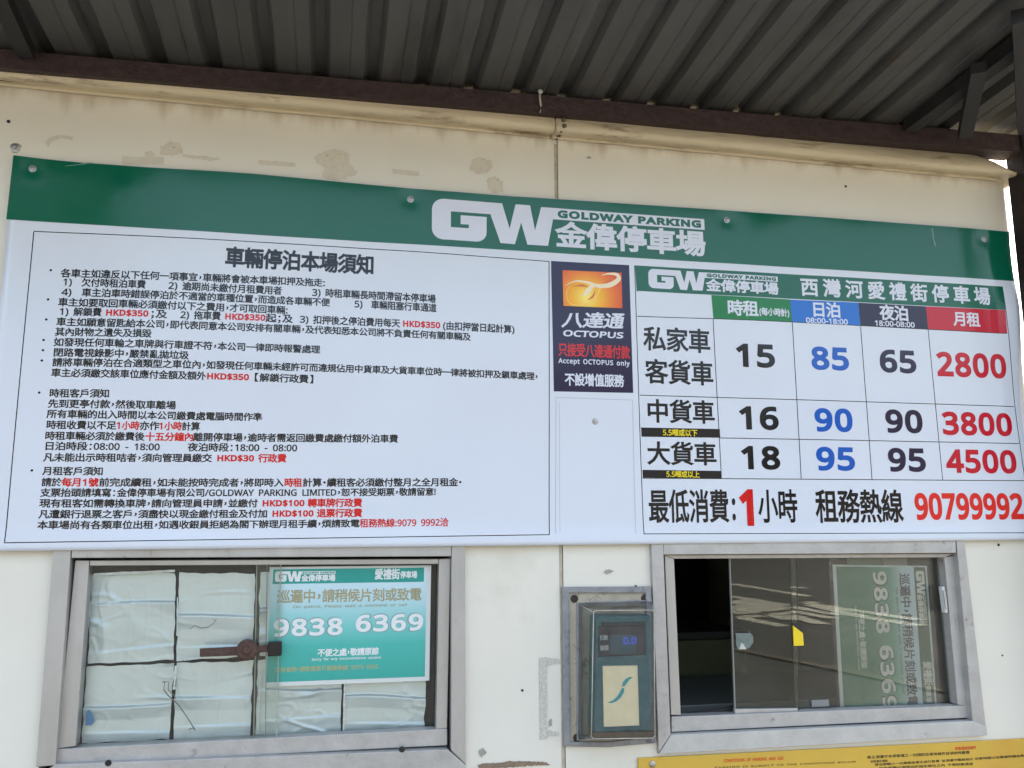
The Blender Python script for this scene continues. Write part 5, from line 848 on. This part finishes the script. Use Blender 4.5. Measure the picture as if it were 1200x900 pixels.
# clear cover: open-backed box with softened corners
cov = glass_mat('cover_plastic', (.97, .98, .97), .035, (.6, .62, .6), .06, dscale=30, ior=1.36)
rim = mat('yellowed_rim', (.52, .50, .42), .35, var=.3, vscale=40, spots=[((.2, .14, .08), 20, .6, .6)])
fr_ = [(695.5, 717.5), (698, 715.5), (763, 715), (766.3, 717), (767.5, 862), (765.5, 865), (695.5, 865.8), (693, 863)]
bk_ = [(678, 708), (680, 706.5), (761, 704), (764, 706), (767, 862), (765, 865.6), (679, 866.8), (677, 865)]
Fv = [at(x, y, YF) for x, y in fr_]; Bv = [at(x, y, -.005) for x, y in bk_]; Bv = [Vector((b_.x, -.005, b_.z)) for b_ in Bv]; n = 8
mk('clear_cover', Fv+Bv, [tuple(range(n))[::-1]]+[(i, (i+1) % n, n+(i+1) % n, n+i) for i in range(n)], cov, rd)
t = MB()
for i in range(n): t.tube([Fv[i], Fv[(i+1) % n]], .0011, 6)
for i in (0, 3, 6): t.tube([Fv[i], Bv[i]], .0009, 6)
t.mk('cover_edge', rim, rd, smooth=True)
mud = MB(); mud.prism([at(x, y, YF+.002) for x, y in ((695, 858.5), (766, 857.5), (767, 864.5), (695, 865))], .03); mud.mk('cover_dirt', mat('brown_grime', (.13, .085, .05), .7, var=.5, vscale=40), rd)
# ------------------------------------------------------------------ marks on the wall: glue and tape remnants, screws, drill holes
glue = mat('glue_residue', (.66, .61, .50), .6, var=.12, vscale=60, bump=.25, bscale=150, spots=[((.27, .21, .13), 60, .60, .8)])
grub = mat('grubby_tape', (.60, .585, .51), .7, var=.25, vscale=160, bump=.4, bscale=200)
def ragged(pts, amp, seed):
    out = []; rnd = random.Random(seed)
    for i in range(len(pts)):
        a = pts[i]; b = pts[(i+1) % len(pts)]; L = math.hypot(b[0]-a[0], b[1]-a[1]); k = max(1, int(L/2.2))
        for j in range(k):
            t = j/k; out.append((a[0]+(b[0]-a[0])*t+rnd.uniform(-amp, amp), a[1]+(b[1]-a[1])*t+rnd.uniform(-amp, amp)))
    return out
RES = [([(143, 183), (192, 184), (192, 193), (143, 192)], .5, glue, 'pale square glue patch on the wall above the left end of the banner'),
       ([(169, 179), (177, 176), (181, 181), (184, 192), (172, 191)], .9, glue, 'small torn tape scrap stuck over the pale glue patch'),
       ([(187, 173), (200, 165), (212, 169), (215, 179), (200, 182), (188, 181)], 1.1, glue, 'rounded paper remnant right of the pale glue patch'),
       ([(213, 181), (252, 184), (258, 187), (246, 188), (214, 184)], .8, glue, 'thin grey streak of torn tape between two remnants'),
       ([(302, 187.5), (346, 190.5), (346, 195.5), (303, 192.5)], .4, glue, 'narrow pale tape strip above the banner, the left one'),
       ([(368, 183), (379, 178), (390, 175), (408, 177), (410, 190), (418, 203), (409, 208), (393, 210), (378, 208), (380, 196), (370, 189)], 1.5, glue, 'largest ragged glue remnant above the banner'),
       ([(459, 197.5), (491, 201), (491, 206.5), (460, 203)], .4, glue, 'narrow pale tape strip above the banner, nearest the middle'),
       ([(553, 189), (562, 184), (573, 187), (578, 195), (572, 203), (560, 204), (551, 199)], 1.1, glue, 'leaf shaped glue remnant left of the wall joint'),
       ([(570, 211), (580, 206), (590, 213), (590, 225), (577, 226)], 1.1, glue, 'crumpled scrap just above the banner below the leaf shaped remnant'),
       ([(53, 166), (60, 160), (74, 158), (86, 161), (85, 164), (70, 162), (58, 167), (56, 173)], .5, glue, 'curved glue trace near the upper left corner of the banner'),
       ([(632, 771), (641, 770), (641, 866), (633, 867)], .5, grub, 'long vertical strip of grubby tape left of the card reader'),
       ([(641.5, 771), (655, 772), (656, 777), (642, 780)], .7, grub, 'short sideways tape scrap at the top of the long strip'),
       ([(641.8, 856), (656, 858.5), (655, 861.5), (642, 863)], .7, grub, 'short sideways tape scrap at the foot of the long strip'),
       ([(560, 896), (600, 892), (640, 893), (645, 896), (600, 899), (562, 902)], .8, mat('wall_grime', (.25, .18, .12), .8, var=.3, vscale=60), 'brown grime streak low on the wall between the windows')]
for k, (pts, amp, m_, lab) in enumerate(RES):
    P = [at(x, y, -.0007-.0001*k) for x, y in ragged(pts, amp, k)]; d = MB(); d.prism(P, .0003); d.mk('tape_remnant', m_, cat='remnant', label=lab, group='tape and glue remnants on the booth wall', loc=P[0])
for k, (pts, lab) in enumerate([(((708, 670), (713, 667), (719, 669), (716, 671), (711, 673)), 'small dark scuff on the wall above the card reader'), (((561, 880), (566, 876), (570, 882), (564, 888)), 'pale grey scuff low on the wall right of the left window'),
                                (((643, 846), (646, 842), (647, 850), (644, 852)), 'short grey scuff beside the long tape strip'), (((688, 183.5), (692, 183), (693, 185), (689, 186)), 'tiny chip in the paint just right of the wall joint under the cornice')]):
    P = [at(x, y, -.0025) for x, y in ragged(pts, .5, 40+k)]; d = MB(); d.prism(P, .0003); d.mk('scuff_mark', mat('scuff_grey', (.36, .34, .29), .6, var=.4, vscale=200), cat='scuff', label=lab, loc=P[0])
for k, (x, y, r, m_, lab) in enumerate([(17.5, 172.5, .0085, steel, 'screw with washer on the wall beside the upper left corner of the banner'), (10, 142.5, .0035, rubber, 'small dark hole in the wall above the upper left corner of the banner'),
                                        (612, 809, .0026, rubber, 'tiny drill hole in the wall right of the left window'), (1170, 638.5, .0032, rubber, 'small dark hole in the wall right of the right window, just under the banner'), (745, 687, .0028, rubber, 'tiny speck on the wall above the card reader'),
                                        (991, 218.5, .0028, rubber, 'small chip in the paint above the right half of the banner'), (1174.5, 768, .002, rubber, 'tiny pit in the wall low beside the right window')]):
    d = MB(); c = at(x, y, -.0002)
    d.lathe(c, [(r, 0), (r, .0011), (r*.6, .0016), (r*.5, .0035 if r > .006 else .0014), (0, .0038 if r > .006 else .0012)], 12)
    d.mk('wall_screw' if r > .006 else 'drill_hole', m_, cat='screw' if r > .006 else 'hole', label=lab, loc=c)
sc_ = MB(); sc_.tube([at(x, y, -.001) for x, y in ((24, 173), (25, 171), (21, 168.2), (15, 168), (13, 173), (15, 178.5), (20, 179), (24, 175))], .0007, 5)
sc_.mk('wire_ring', steel, cat='wire', label='thin wire ring round the screw at the upper left corner of the banner', loc=at(17, 172, -.001))
# ------------------------------------------------------------------ canopy
cano = thing('metal_canopy', 'corrugated metal canopy on rusty steel over the booth front', 'canopy', (1.8, .0, 0))
SL = .062
def zb0(x): return 2.5018+.0139*x
def zb1(x): return 2.5433+.0166*x
def rz(y, x=.5): return zb1(x)+.010+(-.07-y)*SL
for k, (xa, xb) in enumerate([(-2.4, -1.30), (-1.30, -.20), (-.20, .90), (.90, 2.0), (2.0, 3.1)]): pass
PIT_ = .1085; X0 = .665-PIT_*.5+.012
profc = [(0, 0), (.033, 0), (.036, .002), (.039, .0), (.064, 0), (.074, .020), (.0945, .020), (.1045, 0), (.1085, 0)]
idx = -28
for sh in range(6):
    pts = []
    for r_ in range(8):
        for px_, pz_ in profc[:-1]: pts.append((X0+(idx+r_)*PIT_+px_, pz_))
    pts.append((X0+(idx+8)*PIT_+.012, 0)); idx += 8
    ys = [-.60, -.45, -.35, -.2, -.07, .05]; o_ = .0016*(sh % 2)
    V = []; F = []; n = len(pts)
    for t_ in (0, .0008):
        for y in ys:
            for x, z in pts: V.append((x, y, rz(y, x)+z+t_+o_+.0012*math.sin(x*9+y*6)))
    m_ = len(ys)
    for j in range(m_-1):
        for i in range(n-1):
            a = j*n+i; F.append((a+n, a+n+1, a+1, a)); b = m_*n+a; F.append((b, b+1, b+n+1, b+n))
    mk('roof_sheet', V, F, roof_m, cano)
pw = at(1179.5, 200, -.02)
# front angle beam, slightly uneven
bm = MB(); N = 40; V = []
for i in range(N+1):
    x = -2.4+(pw.x-.001+2.4)*i/N; zz = .0012*math.sin(x*5); yy = -.07+.0012*math.sin(x*3.3)
    Zb0, Zb1 = zb0(x), zb1(x); V += [(x, yy, Zb0+zz), (x, yy, Zb1+zz), (x, yy+.006, Zb1+zz), (x, yy+.006, Zb0+.006+zz), (x, yy+.055, Zb0+.006+zz), (x, yy+.055, Zb0+zz)]
F = [(i*6+k, (i+1)*6+k, (i+1)*6+(k+1) % 6, i*6+(k+1) % 6) for i in range(N) for k in range(6)]+[tuple(range(6)), tuple(N*6+k for k in range(5, -1, -1))]
mk('front_beam', V, F, rust, cano)
pk = MB(); pk.bar(Vector((-2.4, -.02, zb1(-2.4)-.010)), Vector((1.50, -.02, zb1(1.5)-.010)), .04, .030); pk.mk('packing_strip', dark_steel, cano)
pk = MB(); V = []
for x in (-2.4, 1.50): V += [(x, .052, zb1(x)-.03), (x, .052, zb1(x)+.036), (x, .058, zb1(x)+.036), (x, .058, zb1(x)-.03)]
pk.add(V, [(0, 1, 2, 3), (7, 6, 5, 4), (0, 4, 5, 1), (1, 5, 6, 2), (2, 6, 7, 3), (3, 7, 4, 0)]); pk.mk('rib_light_stop', dark_steel, cano)  # dark strip added behind the rib ends to block light leaking in
# the white tie on the beam
tie = thing('cable_tie', 'white plastic tie with a round head hooked over the beam', 'cable tie', at(632.5, 120, -.072))
MB().tube([at(632.6, 109, -.0745), at(632.9, 117, -.0745), at(634, 124, -.0745), at(633.2, 131.5, -.0745)], .0024, 8).mk('tie_strap', mat('tie_plastic', (.55, .53, .48), .4), tie, smooth=True)
MB().lathe(at(632.8, 108.2, -.072), [(.0035, 0), (.0055, .002), (.0055, .005), (.003, .008), (0, .0085)], 12).mk('tie_head', MATS['tie_plastic'], tie, smooth=True)
# bracing at both ends, posts and an added plate for the banner reflection
def under(px, py, drop=.018):
    lo, hi = -.9, .0
    for _ in range(40):
        y = (lo+hi)/2; p = at(px, py, y)
        if p.z > rz(y, p.x)-drop: hi = y      # too high: bring the point nearer to the viewer, where the ray is lower
        else: lo = y
    return at(px, py, (lo+hi)/2)
br_ = MB(); a = under(1066, 148, .020); b = under(1202, 47, .020); br_.bar(a, b+(b-a)*.8, .034, .03); br_.mk('brace', dark_steel, cano)
st_ = MB(); a = under(1131, 157, .050); b = under(1147, 79, .050); st_.bar(a, b, .030, .024); st_.mk('strut', dark_steel, cano)
br_ = MB(); a = under(31, 62, .016); b = under(4, 4, .016); br_.bar(a, b+(b-a)*1.2, .030, .026); br_.mk('brace', dark_steel, cano)
hd_ = MB(); a = under(1201, 150, .075); b = under(1196, 18, .05); hd_.bar(a, b, .03, .03); hd_.mk('hanger', dark_steel, cano)
pw = at(1179.5, 200, -.02)
po = MB(); po.bar(Vector((pw.x+.032, -.05, 0)), Vector((pw.x+.030, -.05, rz(-.05, 1.7)-.004)), .06, .06, Vector((0, 1, 0))); po.mk('column', mat('old_rust_paint', (.022, .014, .013), .7, .1, var=.4, vscale=40, bump=.3, spots=[((.07, .03, .02), 18, .66, .7)]), cano, bevel=.004)
eb = MB(); eb.bar(Vector((-2.4, -.575, rz(-.575, -2.4)-.018)), Vector((3.1, -.575, rz(-.575, 3.1)-.018)), .03, .03); eb.mk('edge_beam', rust, cano)
def mirrored(px, py, k):                         # a point k metres in front of the banner whose reflection falls on this spot of it
    v = at(px, py, BY); return Vector((v.x+(v.x-CAM.x)/(v.y-CAM.y)*k, BY-k, v.z+(v.z-CAM.z)/(v.y-CAM.y)*k))
v = mirrored(1147, 320, .565)
oc = MB(); oc.bar(Vector((v.x, -.575, 0)), Vector((v.x, -.575, rz(-.575, v.x)-.034)), .036, .036, Vector((0, 1, 0))); oc.mk('column', dark_steel, cano)
gu = MB(); gu.prism([mirrored(x, y, .545) for x, y in ((20, 168), (186, 186), (188, 212), (150, 236), (112, 212), (60, 204), (22, 200))], .006); gu.mk('reflection_plate', dark_steel, cano)  # unseen plate, added and shaped to cast a dark reflection onto the header
# ------------------------------------------------------------------ what stands across the forecourt (seen only as reflections)
def building(name, label, x, y, w, dpt, h, col, floors, bays):
    b = thing(name, label, 'building', (x, y, 0), 'buildings across the forecourt'); wm = mat('facade_'+name+str(int(abs(x))), col, .8, var=.1, vscale=.3)
    MB().box(x-w/2, x+w/2, y-dpt, y, 0, h).mk('wall', wm, b); MB().box(x-w/2-.3, x+w/2+.3, y-dpt-.3, y+.3, h, h+.6).mk('roof', wm, b)
    gm = mat('facade_glass', (.05, .06, .07), .15)
    for f in range(floors):
        for k in range(bays):
            cx = x-w/2+w*(k+.5)/bays; cz = h*(f+.55)/floors; MB().box(cx-w/bays*.3, cx+w/bays*.3, y+.001, y+.06, cz-h/floors*.25, cz+h/floors*.25).mk('window', gm, b)
building('apartment_block', 'pale low apartment block across the forecourt, widest of the row', -14, -58, 30, 12, 13, (.17, .165, .15), 4, 8)
building('office_block', 'grey office block across the forecourt', 22, -66, 26, 12, 15, (.13, .135, .14), 4, 7)
building('warehouse', 'brown warehouse at the far right of the forecourt', 54, -62, 28, 14, 12, (.12, .10, .085), 2, 6)
def tree(x, y, h, cr, label, seed):
    t = thing('broadleaf_tree', label, 'tree', (x, y, 0), 'trees across the forecourt'); rnd = random.Random(seed)
    tr_ = MB(); tr_.tube([Vector((x, y, 0)), Vector((x+.1, y, h*.4)), Vector((x-.1, y, h*.8))], [.22, .16, .06], 8)
    for k in range(7):
        a = rnd.uniform(0, 6.28); z = h*rnd.uniform(.45, .7); tr_.tube([Vector((x, y, z)), Vector((x+math.cos(a)*cr*.7, y+math.sin(a)*cr*.7, z+cr*.5))], [.07, .02], 5)
    tr_.mk('trunk', mat('bark', (.10, .075, .05), .9, var=.3), t); V = []; F = []
    for k in range(5000):
        while True:
            p = Vector((rnd.uniform(-1, 1), rnd.uniform(-1, 1), rnd.uniform(-1, 1)))
            if p.length < 1 and mn.noise(p*2.2+Vector((seed, 0, 0))) > -.12: break
        c = Vector((x, y, h*.72))+Vector((p.x*cr, p.y*cr, p.z*cr*.9)); s = rnd.uniform(.07, .16); u = Vector((rnd.gauss(0, 1), rnd.gauss(0, 1), rnd.gauss(0, 1))).normalized(); w = u.orthogonal().normalized()
        n = len(V); V += [c-u*s, c-w*s*.6, c+u*s, c+w*s*.6]; F.append((n, n+1, n+2, n+3))
    mk('crown', V, F, mat('leaf_green', (.11, .13, .03), .6, var=.4, vscale=3), t)
for (px, py, Dm, cr, lab) in [(95, 250, 24, 1.3, 'olive green tree across the forecourt, facing the left end of the banner'), (30, 300, 30, 3.0, 'broad tree at the left end of the forecourt')]:
    v = at(px, py, BY); k = Dm; x = v.x+(v.x-CAM.x)/(v.y-CAM.y)*k; z = v.z+(v.z-CAM.z)/(v.y-CAM.y)*k
    tree(x, -k, z/.72, cr, lab, int(px))

bpy.data.objects.remove(_go); bpy.data.curves.remove(_cu)
